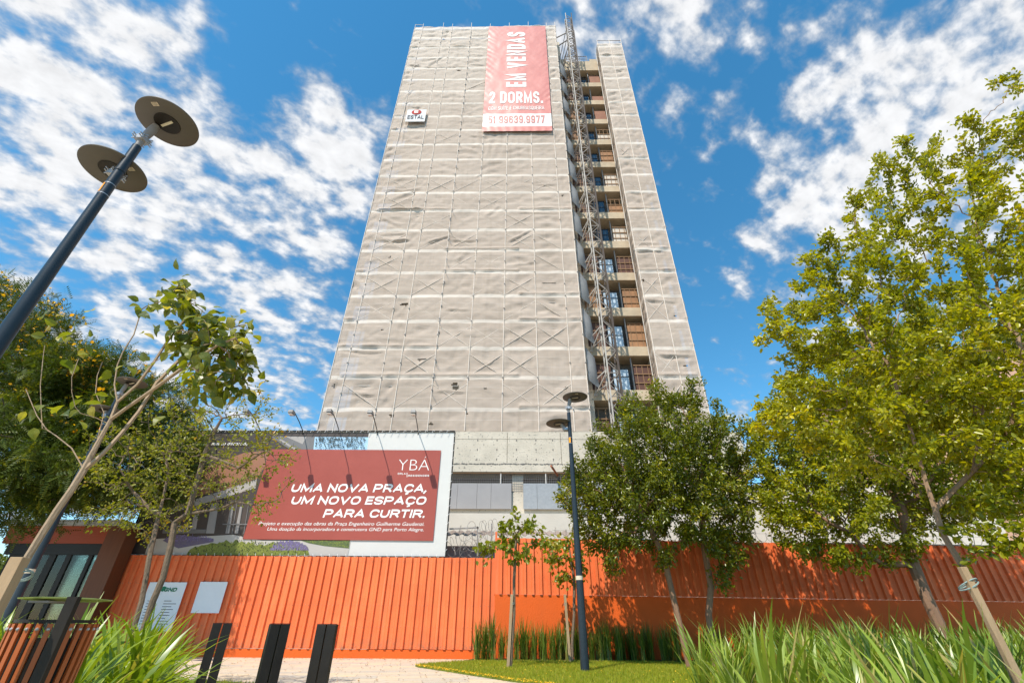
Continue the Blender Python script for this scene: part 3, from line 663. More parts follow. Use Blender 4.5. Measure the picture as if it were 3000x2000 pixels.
holes = [(*pick(1333, 1131), .24, .26), (*pick(1184, 890), .3, .12), (*pick(1141, 753), .13, .09), (*pick(1235, 1052), .3, .06), (*pick(1149, 1216), .14, .08), (*pick(1096, 1216), .14, .06), (*pick(1120, 966), .12, .06),
         (*pick(1366, 1211), .12, .06), (*pick(1423, 1138), .1, .05), (*pick(1658, 1136), .14, .06), (*pick(980, 1128), .1, .14), (*pick(1610, 828), .5, .05), (*pick(1262, 1240), .16, .05), (*pick(1648, 572), .12, .07), (*pick(1345, 207), .2, .1), (*pick(1225, 190), .1, .1), (*pick(1300, 115), .14, .1)]
net_sheet('scaffold_net', [(-11.7, 26.25), (-11.7, YN), (4.28, YN), (4.28, 25.35)], BAYS, 10.42, 58.55, 1, 'broad pale scaffold net sagging over the tall left block of the tower', holes)
net_sheet('scaffold_net', [(8.72, 26.28), (8.58, YN), (11.25, YN), (11.25, 26.3)], BAYS_R, 10.42, 54.5, 4, 'narrow pale scaffold net wrapped round the lower right wing, right of the lattice mast',
          [(*pick(1980, 925), .12, .05), (*pick(2010, 1070), .12, .05), (*pick(1884, 820), .1, .1)])
scf = thing('scaffold', (-11.66, YN, 10.4), 'tube scaffold behind the broad net, its pole tips sticking up along the top edge', 'scaffold', 'scaffolds behind the nets')
scr = thing('scaffold', (BAYS_R[0], YN, 10.4), 'narrow tube scaffold behind the right wing net with three pole tips above it', 'scaffold', 'scaffolds behind the nets')
for root, bays, zt in ((scf, BAYS, 58.3), (scr, BAYS_R, 54.3)):
    for i, x in enumerate(bays):
        top = zt+.75+.35*((i*37) % 5)/4
        MB().tube([(x, YN-.012, 10.42), (x, YN-.012, top)], .026, 8).build('standard', M['tight'], root)
    # back row and guard rails
    for i, x in enumerate(bays):
        MB().tube([(x, YN+1.08, 10.42), (x, YN+1.08, zt+.3)], .03, 6).build('standard', M['steel_pale'], root)
    for k, z in enumerate(LIFTS):
        if z > zt: break
        MB().box(bays[0]+.05, bays[-1]-.05, YN+.16, YN+1.0, z-.1, z-.05).build('deck', M['steel_pale'], root)
    r = MB(); br = MB()
    for k, z in enumerate(LIFTS):
        if z > zt-2: break
        for dz in (.55, 1.1, 1.6):
            r.tube([(bays[0], YN+.1, z+dz), (bays[-1], YN+.1, z+dz)], .022, 5); r.tube([(bays[0]+.03, YN+.12, z+dz), (bays[0]+.03, YN+1.06, z+dz)], .022, 5)
        if z < 34 or True:
            for i in range(len(bays)-1):
                x0, x1 = bays[i], bays[i+1]
                if x1-x0 < 1.3: continue
                if (z < 31 and (i+k) % 3 != 2) or (k*7+i*5) % 11 == 0:
                    for p, q in (((x0, z+.1), (x1, z+1.7)), ((x1, z+.1), (x0, z+1.7))):
                        if vn(x0*3.3+k, z*1.7+p[0]) > .22: MB().tube([(p[0], YN+.004, p[1]), (q[0], YN+.004, q[1])], .018, 5).build('brace', M['tight'], root)
    r.build('guard_rail', M['steel_pale'], root)
    t = MB(); t.bar((bays[0], YN, zt+.72), (bays[1], YN, zt+.66), .04); 
    if root is scr: t.bar((bays[1], YN, zt+.7), (bays[2], YN, zt+.66), .05)
    t.build('top_rail', M['steel_grey'], root)
# couplers and rope tails down the seam between two sheets
for k, z in enumerate([zz for zz in np.arange(12, 58, 1.05)]):
    cp = MB()
    x = -5.25+random.uniform(-.03, .05); y = YN-.06
    if True: cp.box(x-.03, x+.05, y-.02, y+.05, z-.05, z+.05)
    if random.random() < .6: cp.tube([(x, y, z), (x+random.uniform(.02, .12), y-.03, z-.3), (x+random.uniform(.1, .35), y-.02, z-random.uniform(.5, .9))], .014, 4)
    cp.build('seam_tie', M['steel_grey'], scf)
cp = MB()
for x in BAYS[1:]:
    for k, z in enumerate(LIFTS):
        for dz in (0, 1.05):
            if z+dz < 58 and random.random() < .45: cp.box(x-.035, x+.04, YN-.07, YN, z+dz-.03, z+dz+.035)
cp.build('coupler', M['steel_grey'], scf)
# grey flaps of netting along the edge of the recess, one per storey
for k in range(0, NB):
    z = BEAM0+3.22*k+.9
    a = Vector((4.36, YN+.25, 0)); c = Vector((5.02, YN+1.0, 0))
    V = []; F = []; n = 9
    rr = random.Random(k)
    for j in range(n):
        for i in range(n):
            u, v = i/(n-1), j/(n-1); p = a.lerp(c, u)
            p.z = z+2.35*v-u*(.25+.1*v)+.0
            bul = .16*math.sin(PI*u)*math.sin(PI*v)+rr.uniform(-.012, .012); p += Vector((.75, -.65, 0))*bul
            p.x += .12*(1-v)*u; V.append(p)
    for j in range(n-1):
        for i in range(n-1): q = j*n+i; F.append((q, q+1, q+n+1, q+n))
    f = np_mesh('net_flap', [tuple(p) for p in V], F, M['grey_net'], smooth=True)
    tag(f, 'grey net flap bulging beside the lattice mast, one of those on every storey', 'net flap', 'grey net flaps beside the mast')

# ------------------------------------------------------------------ hoist mast
ms = thing('hoist_mast', (5.65, 24.3, 0), 'slender pale steel lattice mast standing in front of the open strip of the tower', 'mast')
mx0, mx1, my0, my1, mzt = 5.33, 5.97, 23.98, 24.62, 59.0
for x, y in ((mx0, my0), (mx1, my0), (mx0, my1), (mx1, my1)):
    MB().bar((x, y, 0), (x, y, mzt), .075).build('mast_leg', M['steel_white'] if x == mx0 else M['rail_brown'], ms)
L = MB(); sg = .76; nseg = int(mzt/sg)
for k in range(nseg):
    z0, z1 = k*sg, (k+1)*sg
    for (p, q) in (((mx0, my0), (mx1, my0)), ((mx1, my0), (mx1, my1)), ((mx1, my1), (mx0, my1)), ((mx0, my1), (mx0, my0))):
        s = k % 2
        a = (*p, z0) if s else (*q, z0); c = (*q, z1) if s else (*p, z1)
        L.bar(a, c, .042)
        if k % 2 == 0: L.bar((*p, z0), (*q, z0), .05)
L.build('lattice', M['lattice_steel'], ms)
MB().bar((mx1+.04, my0-.03, 9), (mx1+.04, my0-.03, 55), .09, .05).build('rack_rail', M['rail_brown'], ms)
for k in range(0, NB+1):
    z = BEAM0+3.22*k+.36
    t = MB(); t.bar((mx0, my1, z+.85), (4.95, YW-.25, z+.95), .06); t.bar((4.95, YW-.25, z+.95), (4.9, YW-.03, z), .06); t.bar((mx0, my0, z+.55), (4.9, YW-.03, z), .06)
    t.bar((mx0, my1, z-.1), (5.0, YW-.03, z+.25), .05); t.box(4.8, 5.0, YW-.08, YW-.025, z-.08, z+.08); t.box(5.32, 5.48, YW-.08, YW-.025, z-.02, z+.12); t.bar((mx0, my1, z+.2), (5.4, YW-.05, z+.05), .05)
    t.build('tie_bracket', M['steel_grey'] if k > 5 else M['steel_pale'], ms)
t = MB()
for q in ((mx0, 56.6, 4.35, 52.2), (mx0, 54.8, 4.6, 52.2)): t.bar((q[0], my1, q[1]), (q[2], YW-.02, q[3]), .06)
t.bar((4.2, 25.4, 56.5), (5.3, 24.6, 55.9), .1); t.bar((4.5, 25.4, 54.9), (5.3, 24.6, 54.3), .1)
t.build('tie_bracket', M['steel_grey'], ms)

# ------------------------------------------------------------------ banner and company sign on the net
BN = {}
def drape_banner(x, z):
    c = .5*(np.clip(1-np.abs(x+3.25)/1.3, 0, 1)**1.2+np.clip(1-np.abs(x-3.1)/1.3, 0, 1)**1.2)
    d = .030*np.sin(9.0*(z*.75+np.abs(x-(-.08))*-.95)+9*fbm(x*.5+z*.35, z*.45))*c*np.clip(fbm(z*.5+9,x*.3+2)*2.4-.55,.1,1)+.07*(fbm(x*.8+3, z*.5)-.47)+.006*np.sin(9*x+1.5*z)*np.clip(1-np.abs(z-38.6)/1.5, 0, 1)
    return YN-.19+d
bx0, bx1, bz0, bz1 = -3.22, 3.10, 38.62, 57.98
ban = thing('advertising_banner', (-.06, YN-.19, bz0), 'huge faded red sales banner with white lettering hung high on the broad net', 'banner')
def bpt(cx, cy): p = at(1100+cx*.2551, 40+cy*.2551, YN-.19); return p.x, p.z
zs1 = bpt(1620, 1150)[1]; zs0 = bpt(1630, 1295)[1]
def cloth(name, x0, x1, z0, z1, m, parent, off=0.0, step=.12):
    nx = int((x1-x0)/step)+1; nz = int((z1-z0)/step)+1
    X, Z = np.meshgrid(np.linspace(x0, x1, nx), np.linspace(z0, z1, nz)); Y = drape_banner(X, Z)-off
    V = np.stack([X, Y, Z], 2).reshape(-1, 3); i = np.arange(nx*nz).reshape(nz, nx)
    return np_mesh(name, V, np.stack([i[:-1, :-1], i[:-1, 1:], i[1:, 1:], i[1:, :-1]], 2).reshape(-1, 4), m, parent, smooth=True)
cloth('sheet', bx0, bx1, zs1, bz1, M['banner_red'], ban); cloth('number_band', bx0, bx1, zs0, zs1, M['banner_white'], ban); cloth('sheet', bx0, bx1, bz0, zs0, M['banner_red'], ban)
def btext(s, c0, c1, c2, c3, m, rot=False, bold=.02, spacing=1.0):
    xa, zb = bpt(c0, c3); xb, _ = bpt(c1, c3); _, za = bpt((c0+c1)/2, c2); xa2, _ = bpt(c0, c2); xb2, _ = bpt(c1, c2)
    put_strokes(s, (xa+xa2)/2, (xb+xb2)/2, zb, za, YN-.2, m, ban, wid=bold, th=spacing, gap=.11, rot=rot, drape=drape_banner)
btext('EM VENDAS', 1508, 1726, 218, 846, M['banner_white'], True, .47, .185)
btext('2 DORMS.', 1306, 1922, 900, 1036, M['banner_white'], False, .56, .19)
btext('COM SUÍTE E CHURRASQUEIRA', 1298, 1938, 1066, 1110, M['banner_white'], False, .52, .135)
btext('51 99639.9977', 1295, 1945, 1174, 1262, M['banner_red'], False, .54, .15)
cs = thing('company_sign', (-9.5, YN-.3, 40.4), 'small white builder sign with a red oval emblem on the upper left of the net', 'sign')
p0, p1 = at(1187, 357, YN-.25), at(1250, 322, YN-.25)
MB().hexa([(p0.x, YN-.27, p0.z), (p1.x, YN-.27, p0.z), (p1.x, YN-.24, p0.z), (p0.x, YN-.24, p0.z), (p0.x, YN-.27, p1.z), (p1.x, YN-.27, p1.z), (p1.x, YN-.24, p1.z), (p0.x, YN-.24, p1.z)]).build('board', M['sign_cloth'], cs)
cxs = (p0.x+p1.x)/2; wd = p1.x-p0.x; ht = p1.z-p0.z
put_strokes('ESTAL', p0.x+.08*wd, p0.x+.93*wd, p0.z+.20*ht, p0.z+.50*ht, YN-.30, M['logo_dark'], cs, wid=1.0, th=.15, gap=.14)
MB().poly([(cxs+.46*math.cos(a), YN-.30, p0.z+.765*ht+.38*math.sin(a)) for a in np.linspace(0, 2*PI, 28)[:-1]]).build('emblem', M['logo_red'], cs)
b = MB()
for zc in (.68, .77, .86): b.box(cxs-.14, cxs+.17, YN-.34, YN-.325, p0.z+zc*ht-.035, p0.z+zc*ht+.035)
b.box(cxs-.19, cxs-.141, YN-.34, YN-.325, p0.z+.67*ht, p0.z+.87*ht); b.build('emblem_mark', M['white_text'], cs)

# ------------------------------------------------------------------ billboard
YB = 18.75
bb = thing('billboard', (-9, YB, 3.1), 'wide red and white advertising billboard standing above the orange hoarding', 'billboard')
def B(cx, cy): p = at(500+cx*.38265, 1200+cy*.38265, YB); return p.x, p.z
LAY = [0]
def patch(name, pts, m, raw=False, lift=None):
    LAY[0] += 1; y = YB-.0011*(LAY[0] if lift is None else lift)
    q = [(p if raw else B(*p)) for p in pts]
    return MB().poly([(x, y, z) for x, z in q]).build(name, m, bb)
bx_l, bx_r, bz_b, bz_t = -14.95, -2.76, 3.14, 8.02
MB().box(bx_l, bx_r, YB, YB+.12, bz_b, bz_t).build('panel', M['white_sheet'], bb)
def pm(name, c, c2=None, scale=3, amt=.8, stretch=(1, 1, 1)): M[name] = mat(name, c, .5, c2, scale, amt, stretch=stretch); return M[name]
pm('print_dark', (.05, .04, .037), (.09, .07, .06), .5); pm('print_grey', (.13, .125, .125), (.2, .19, .19), .5); pm('print_sky', (.30, .52, .72), (.45, .62, .75), .8)
pm('print_tan', (.36, .17, .10), (.26, .12, .075), .5); pm('print_slab', (.42, .38, .35), (.34, .31, .29), 1); pm('print_col', (.33, .31, .30), (.26, .24, .23), 1)
pm('print_path', (.48, .44, .40), (.40, .37, .34), .8); pm('print_shrub', (.10, .13, .025), (.24, .25, .05), 16, .9); pm('print_green', (.06, .09, .03), (.13, .16, .06), 14, .9)
pm('print_violet', (.10, .07, .20), (.18, .16, .16), 18, .9); pm('print_leaf', (.02, .03, .035), (.05, .07, .07), 14, .9)
def rect(x0, x1, z0, z1): return [(x0, z0), (x1, z0), (x1, z1), (x0, z1)]
xs_t, _ = B(1512, 208); xs_b, _ = B(1355, 1115)
patch('picture', [(bx_l+.02, bz_b+.02), (xs_b, bz_b+.02), (xs_t, bz_t-.02), (bx_l+.02, bz_t-.02)], M['print_dark'], True)
patch('picture', [(1096, 207), (1514, 210), (1503, 312), (1090, 312)], M['print_sky'])
patch('picture', [(760, 200), (1104, 207), (1092, 312), (930, 312), (850, 262)], M['print_grey'])
patch('picture', [(880, 204), (1040, 206), (1010, 262)], M['print_slab']); patch('picture', [(830, 230), (845, 224), (985, 312), (955, 312)], M['print_slab'])
patch('picture', [(-60, 700), (180, 470), (560, 330), (740, 312), (800, 312), (640, 560), (60, 690)], M['print_tan'])
patch('picture', [(-40, 770), (40, 735), (660, 530), (650, 600), (60, 775)], M['print_slab'])
for a, c_ in ((270, 330), (150, 185), (420, 445), (490, 512)):
    patch('picture', [(a, 945), (a+(c_-a)*.95+6, 945), (c_+40, 715 if a == 270 else 740), (a+42, 715 if a == 270 else 740)], M['print_col'])
patch('picture', [(-200, 1116), (-160, 990), (480, 955), (700, 1000), (1380, 1000), (1357, 1116)], M['print_path'])
patch('picture', [(-60, 1000), (20, 950), (330, 985), (330, 1010), (60, 1060)], M['print_violet'])
def blob(x0, x1, yb, yt, seed, n=40):
    r = random.Random(seed); top = []
    for i in range(n+1):
        u = i/n; e = math.sin(PI*u)**.45; top.append((x1+(x0-x1)*u, yb+(yt-yb)*e*r.uniform(.82, 1.08)))
    return [(x0, yb), (x1, yb)]+top
patch('picture', blob(120, 800, 1114, 1000, 1), M['print_shrub']); patch('picture', blob(620, 1065, 1112, 1008, 2), M['print_shrub']); patch('picture', blob(760, 1060, 1075, 1000, 3), M['print_violet'])
patch('picture', [(1000, 1000), (1374, 1000), (1366, 1060), (1180, 1042), (1060, 1020)], M['print_green'])
def strokes(polys, n, box, m, seed, smin, smax, up=False):
    LAY[0] += 1; r = random.Random(seed); b = MB()
    for i in range(n):
        for _ in range(20):
            x = r.uniform(box[0], box[1]); y = r.uniform(box[2], box[3])
            if in_poly(np.array([x]), np.array([y]), polys)[0]: break
        else: continue
        a = r.uniform(-2.2, -.9) if up else r.uniform(0, 2*PI); L_ = r.uniform(smin, smax); d = (math.cos(a), math.sin(a)); n_ = (-d[1]*.2, d[0]*.2)
        q = [(x, y), (x+(d[0]*.5+n_[0])*L_, y+(d[1]*.5+n_[1])*L_), (x+d[0]*L_, y+d[1]*L_), (x+(d[0]*.5-n_[0])*L_, y+(d[1]*.5-n_[1])*L_)]
        b.poly([(B(*p)[0], YB-.0011*LAY[0]-.000002*i, B(*p)[1]) for p in q])
    b.build('picture', m, bb)['kind'] = 'stuff'
pm('print_lime', (.30, .33, .06), (.20, .24, .04), 10); pm('print_lilac', (.17, .12, .30), (.24, .20, .36), 10); pm('print_shade', (.035, .05, .015), (.05, .06, .02), 10)
sh1 = blob(120, 1050, 1112, 1004, 1)
strokes(sh1, 260, (120, 1050, 1000, 1112), M['print_shade'], 11, 8, 22, True); strokes(sh1, 380, (120, 1050, 1000, 1112), M['print_lime'], 12, 6, 18, True)
strokes(blob(760, 1060, 1080, 1000, 3), 170, (740, 1060, 990, 1090), M['print_lilac'], 13, 6, 18, True); strokes(blob(-60, 330, 1010, 960, 4), 120, (-60, 330, 950, 1010), M['print_lilac'], 14, 6, 16, True)
strokes([(1000, 1000), (1374, 1000), (1366, 1060), (1180, 1042), (1060, 1020)], 140, (1000, 1374, 1000, 1060), M['print_lime'], 15, 5, 12, True)
for x in (430, 470, 515, 560, 600): patch('picture', [(x, 948), (x+5, 948), (x+45, 700), (x+40, 700)], M['print_grey'])
patch('picture', [(400, 880), (600, 880), (602, 872), (401, 872)], M['print_grey']); patch('picture', [(-60, 945), (270, 945), (275, 915), (-55, 915)], M['print_grey'])
strokes([(300, 600), (640, 500), (650, 545), (320, 640)], 160, (300, 650, 500, 640), M['print_shade'], 16, 8, 20, True); strokes([(300, 590), (640, 490), (650, 545), (320, 640)], 120, (300, 650, 490, 640), M['print_lime'], 17, 6, 14, True)
# foliage printed against the printed sky
LAY[0] += 1; lf = MB(); r = random.Random(5)
for i in range(420):
    u = r.random(); cx = 1115+u*380; cy = 212+ (r.random()**1.3)*88; a = r.uniform(0, 2*PI); s = r.uniform(7, 22)
    d = (math.cos(a), math.sin(a)); n = (-d[1]*.16, d[0]*.16)
    q = [(cx, cy), (cx+(d[0]*.5+n[0])*s, cy+(d[1]*.5+n[1])*s), (cx+d[0]*s, cy+d[1]*s), (cx+(d[0]*.5-n[0])*s, cy+(d[1]*.5-n[1])*s)]
    q = [(min(max(x, 1100), 1498), min(max(y, 210), 308)) for x, y in q]
    lf.poly([(B(*p)[0], YB-.0011*LAY[0]-.000002*i, B(*p)[1]) for p in q])
lf.build('picture', M['print_leaf'], bb)['kind'] = 'stuff'
LAY[0] += 1; RED = LAY[0]
patch('red_field', [(555, 990), (2010, 1003), (2071, 312), (765, 303)], M['red_sheet'])
TY = YB-.0011*LAY[0]-.004
def bt(s, x0, x1, yb, yt, bold=.012, shear=0.0, m='white_text', spacing=1.0):
    xa, zb = B(x0, yb); xb, _ = B(x1, yb); xa2, zt_ = B(x0, yt); xb2, _ = B(x1, yt)
    put_text(s, (xa+xa2)/2, (xb+xb2)/2, zb, zt_, TY, M[m], bb, bold=bold, shear=shear, spacing=spacing)
def bs(s, x0, x1, yb, yt, wid=1.15, th=.22, gap=.16, shear=.2):
    xa, zb = B(x0, yb); xb, _ = B(x1, yb); xa2, zt_ = B(x0, yt); xb2, _ = B(x1, yt)
    put_strokes(s, (xa+xa2)/2, (xb+xb2)/2, zb, zt_, TY, M['white_text'], bb, wid=wid, th=th, gap=gap, shear=shear, space=.5)
bs('UMA NOVA PRAÇA,', 930, 1964, 630, 567); bs('UM NOVO ESPAÇO', 930, 1960, 724, 661); bs('PARA CURTIR.', 1172, 1948, 825, 761)
bt('Projeto e execução das obras da Praça Engenheiro Guilherme Gaudenzi.', 678, 1944, 882, 856, .0, .2)
bt('Uma doação da incorporadora e construtora GND para Porto Alegre.', 745, 1940, 924, 899, .0, .2)
bt('YBÁ', 1745, 1983, 463, 383, -.022, 0); bs('ORLA', 1740, 1801, 497, 483, 1.0, .2, .34, 0); bs('RESIDENCES', 1820, 1980, 512, 498, 1.0, .2, .34, 0)
patch('divider', [(1809, 516), (1813, 516), (1813, 482), (1809, 482)], M['white_text'])
bt('visite o apartamento decorado', 85, 600, 272, 246, .012, .25); bt('GND', 40, 165, 935, 885, .02, .3, 'print_slab')
fr = MB(); fr.bar((bx_l-.03, YB-.01, bz_t+.03), (bx_r+.03, YB-.01, bz_t+.03), .06); fr.bar((bx_l-.03, YB-.01, bz_b-.03), (bx_r+.03, YB-.01, bz_b-.03), .06); fr.bar((bx_r+.032, YB-.01, bz_b), (bx_r+.032, YB-.01, bz_t), .045); fr.bar((bx_l-.032, YB-.01, bz_b), (bx_l-.032, YB-.01, bz_t), .045)
fr.build('frame', M['black_metal'], bb)
def tie(pts): MB().tube(pts, .008, 4).build('rope_tie', M['white_text'], bb)
for i in range(40):
    x = bx_l+.1+i*.31
    if x > bx_r-.15: break
    tie([(x, YB-.115, bz_t-.06), (x+.03, YB-.12, bz_t+.04), (x+.1, YB-.05, bz_t+.03)])
    if x > -13.2: tie([(x, YB-.115, bz_b+.06), (x+.03, YB-.12, bz_b-.04), (x+.1, YB-.05, bz_b-.03)])
for i in range(15):
    z = bz_b+.15+i*.32; tie([(bx_r-.05, YB-.115, z), (bx_r+.03, YB-.12, z+.04), (bx_r+.06, YB-.03, z+.1)])
for x in (-14.5, -11.5, -8.5, -5.6, -3.0): MB().bar((x, YB+.35, 0), (x, YB+.35, 7.9), .12).build('post', M['steel_grey'], bb)
# lamps on long arms
lamp_src = None
for i, (px, py, ex, ey) in enumerate([(1212, 1221, 1224, 1278), (1090, 1222, 1104, 1278), (973, 1221, 991, 1277), (857, 1226, 886, 1273), (728, 1216, 762, 1270), (590, 1206, 626, 1268)]):
    e = at(ex, ey, YB); lab = ['slim billboard lamp over the white right end of the billboard, last in the row', 'slim billboard lamp over the white part, next to the last lamp', 'slim billboard lamp over the printed foliage of the billboard', 'slim billboard lamp against the sky, just left of the tower corner',
         'slim billboard lamp rising behind the twigs of the sparse tree', 'slim billboard lamp at the left end, behind the sparse tree'][i]
    lp = thing('billboard_lamp', (e.x, YB-.05, 8.05), lab, 'lamp', 'lamps along the top of the billboard') if lamp_src is None else None
    if lp is not None:
        o = Vector((e.x, YB-.05, 8.05)); h = o+Vector((.06, -1.42, .30))
        MB().tube([o+Vector((0, .1, -.25)), o, o+Vector((.02, -.55, .20)), o+Vector((.05, -1.2, .36)), h], .018, 8).build('arm', M['black_metal'], lp, smooth=True)
        hd = MB(); hd.hexa([h+Vector(q) for q in ((-.1, -.16, -.09), (.1, -.16, -.09), (.1, .14, -.14), (-.1, .14, -.14), (-.085, -.14, .03), (.085, -.14, .03), (.085, .1, .02), (-.085, .1, .02))]); hd.build('lamp_head', M['steel_grey'], lp)
        MB().box(h.x-.08, h.x+.08, h.y-.13, h.y+.08, h.z-.15, h.z-.135).build('lamp_glass', M['white_text'], lp)
        lamp_src = lp
    else:
        lp = copy_tree(lamp_src); lp.location = (e.x, YB-.05, 8.05+(-.02, .03, 0, .02, .01)[i-1]); lp['label'] = lab

# ------------------------------------------------------------------ hoarding and wall
YF = 18.6
def corrug(x0, x1, z0, z1f, y, pitch=.29, dep=.075):
    b = MB(); xs = [x0]; ys = [0]; x = x0
    prof = [(.0, 0), (.130, 0), (.165, -dep), (.245, -dep), (.262, 0)]
    pts = []
    while x < x1:
        for u, v in prof:
            if x+u < x1: pts.append((x+u, y+v))
        x += pitch
    pts.append((x1, y))
    for p, q in zip(pts[:-1], pts[1:]):
        b.poly([(p[0], p[1], z0(p[0])), (q[0], q[1], z0(q[0])), (q[0], q[1], z1f(q[0])), (p[0], p[1], z1f(p[0]))])
        b.poly([(p[0], p[1]+.004, z0(p[0])), (p[0], p[1]+.004, z1f(p[0])), (q[0], q[1]+.004, z1f(q[0])), (q[0], q[1]+.004, z0(q[0]))])
    return b
fe = thing('hoarding_fence', (-8, YF, 0), 'orange corrugated steel hoarding below the billboard, with the white boards fixed to it', 'fence')
XS = -.84
corrug(-14.9, XS, lambda x: .25, lambda x: 3.12-.003*(x+16), YF-.01).build('corrugated_sheet', M['orange'], fe)
sk = MB(); sk.box(-14.9, XS-.003, YF-.045, YF+.12, -.02, .235); sk.build('skirt', M['orange_wall'], fe)
sc_ = MB()
for i in range(48):
    x = -14.9+i*.29+.08
    for z in (.32, .9, 1.55, 2.2, 2.95): sc_.box(x-.008, x+.008, YF-.02, YF-.009, z-.008, z+.008); sc_.box(x+.13, x+.146, YF-.094, YF-.083, z-.028, z-.012)
sc_.build('screw', M['rough_edge'], fe)['kind'] = 'stuff'
for x in (-14.6, -11.5, -8, -4.5, -1.2): MB().bar((x, YF+.08, 0), (x, YF+.08, 3.0), .08).build('post', M['steel_grey'], fe)
wl = thing('boundary_wall', (8, YF, 0), 'orange rendered wall topped by corrugated sheets behind the round leafy trees', 'wall')
zt = lambda x: 3.77-.0125*(x+.84); zm = lambda x: 1.90-.0075*(x+.84)
q = MB(); q.hexa([(XS, YF-.055, -.02), (21, YF-.055, -.02), (21, YF+.15, -.02), (XS, YF+.15, -.02), (XS, YF-.055, zm(XS)), (21, YF-.055, zm(21)), (21, YF+.15, zm(21)), (XS, YF+.15, zm(XS))]); q.build('rendered_wall', M['orange_wall'], wl)
corrug(XS+.004, 21, lambda x: zm(x)+.004, zt, YF-.03).build('corrugated_sheet', M['orange'], wl)
MB().bar((XS-.0, YF+.0, 1.9), (XS-.0, YF+.0, 3.98), .07).build('end_post', M['orange'], wl)
cap = MB()
x = 4.2
while x < 20.5:
    if random.random() < .75: cap.box(x, x+.55, YF-.09, YF+.05, zt(x)+.006, zt(x)+.04)
    x += .62
cap.build('cap_strip', M['steel_grey'], wl)
# razor wire along the wall and the tangle beside the billboard
def coil(x0, x1, zf, y, r, pitch, jit=.03, seed=3, wob=0.0):
    n = int((x1-x0)/pitch*22); rr = random.Random(seed); pts = []
    for i in range(n+1):
        u = i/22; x = x0+u*pitch; a = 2*PI*u; R_ = r*(1+.18*math.sin(u*1.7+seed))
        pts.append((x+wob*math.sin(a*1.3+seed)+R_*.55*math.cos(a), y+.4*R_*math.sin(a*.5+seed)+rr.uniform(-jit, jit)*.3, zf(x)+R_*1.0+R_*math.sin(a)))
    return pts
rw = MB().tube(coil(1.3, 19.5, lambda x: zt(x)+.02, YF, .2, .42), .007, 4, False)
for i in range(12): x = 2+i*1.5; rw.bar((x, YF+.02, zt(x)), (x+.1, YF-.05, zt(x)+.5), .02)
rw.tube([(1.3, YF, 4.05), (19.5, YF, 3.85)], .005, 4)
tag(rw.build('razor_wire', M['wire']), 'single coil of razor wire running along the top of the wall behind the trees', 'razor wire')
rt = MB(); 
for s in range(4): rt.tube(coil(-2.75+.1*s, -.95, lambda x, s=s: 3.12+.22*s, YF+.25+.2*s, .24+.03*s, .27+.06*s, .08, s+2, .06), .0075, 4, False)
rt.tube(coil(-1.4, -.9, lambda x: 4.05, YF+.5, .22, .14, .05, 9), .007, 4, False)
for x, z in ((-1.55, 4.25), (-1.0, 4.35)): rt.bar((x, YF+.4, 2.9), (x-.05, YF+.4, z), .05)
rt.bar((-2.7, YF+.4, 4.15), (-1.55, YF+.4, 4.2), .05)
tag(rt.build('razor_wire', M['wire']), 'rusty tangle of razor wire coils in the gap between billboard and wall', 'razor wire')
sh = thing('site_shed', (-2, 21, 0), 'low site shed with wavy fibre cement roof behind the razor wire tangle', 'shed')
rf = MB(); n = 120; xs = np.linspace(-6, 4, n)
for i in range(n-1):
    a, c_ = xs[i], xs[i+1]; za, zc = 4.15+.045*math.sin(a*18), 4.15+.045*math.sin(c_*18)
    rf.hexa([(a, 20.3, za-.025), (c_, 20.3, zc-.025), (c_, 23, zc+.55), (a, 23, za+.55), (a, 20.3, za), (c_, 20.3, zc), (c_, 23, zc+.575), (a, 23, za+.575)])
rf.build('roof', M['fibre_roof'], sh); MB().box(-5.8, 3.8, 20.95, 22.8, 0, 3.8).build('wall', M['pink_wall'], sh)

# signs on the hoarding
def sign(name, a, b_, c_, d_, m, label):
    p = at(*a, YF-.12); q = at(*c_, YF-.12); x0, x1, z0, z1 = min(p.x, at(*d_, YF-.12).x), max(q.x, at(*b_, YF-.12).x), q.z, p.z
    s = thing(name, ((x0+x1)/2, YF-.07, z0), label, 'sign'); MB().box(x0, x1, YF-.125, YF-.1, z0, z1).build('board', m, s, bevel=.006); return s, x0, x1, z0, z1
s1, *_ = sign('notice_board', (588, 1703), (667, 1705), (640, 1795), (561, 1795), M['sign_white'], 'small square white plate on the hoarding, right of the tall info board')
s2, x0, x1, z0, z1 = sign('notice_board', (440, 1704), (548, 1705), (500, 1848), (398, 1846), M['sign_white'], 'tall white info board with a green logo, behind two thin trunks')
wd = x1-x0; ht = z1-z0
put_strokes('GND', x0+.46*wd, x0+.80*wd, z0+.80*ht, z0+.885*ht, YF-.136, M['logo_green'], s2, wid=1.1, th=.26, gap=.12, shear=.25)
b = MB(); b.poly([(x0+.20*wd, YF-.13, z0+.83*ht), (x0+.44*wd, YF-.13, z0+.80*ht), (x0+.5*wd, YF-.13, z0+.90*ht), (x0+.42*wd, YF-.13, z0+.915*ht)]); b.build('emblem', M['logo_green'], s2)
b = MB(); r = random.Random(3)
for cx_ in (.12, .56):
    for j in range(9):
        z = z0+(.60-.058*j)*ht; b.box(x0+cx_*wd, x0+(cx_+r.uniform(.15, .34))*wd, YF-.1295, YF-.1285, z, z+.012*ht)
b.build('print', M['logo_dark'], s2)

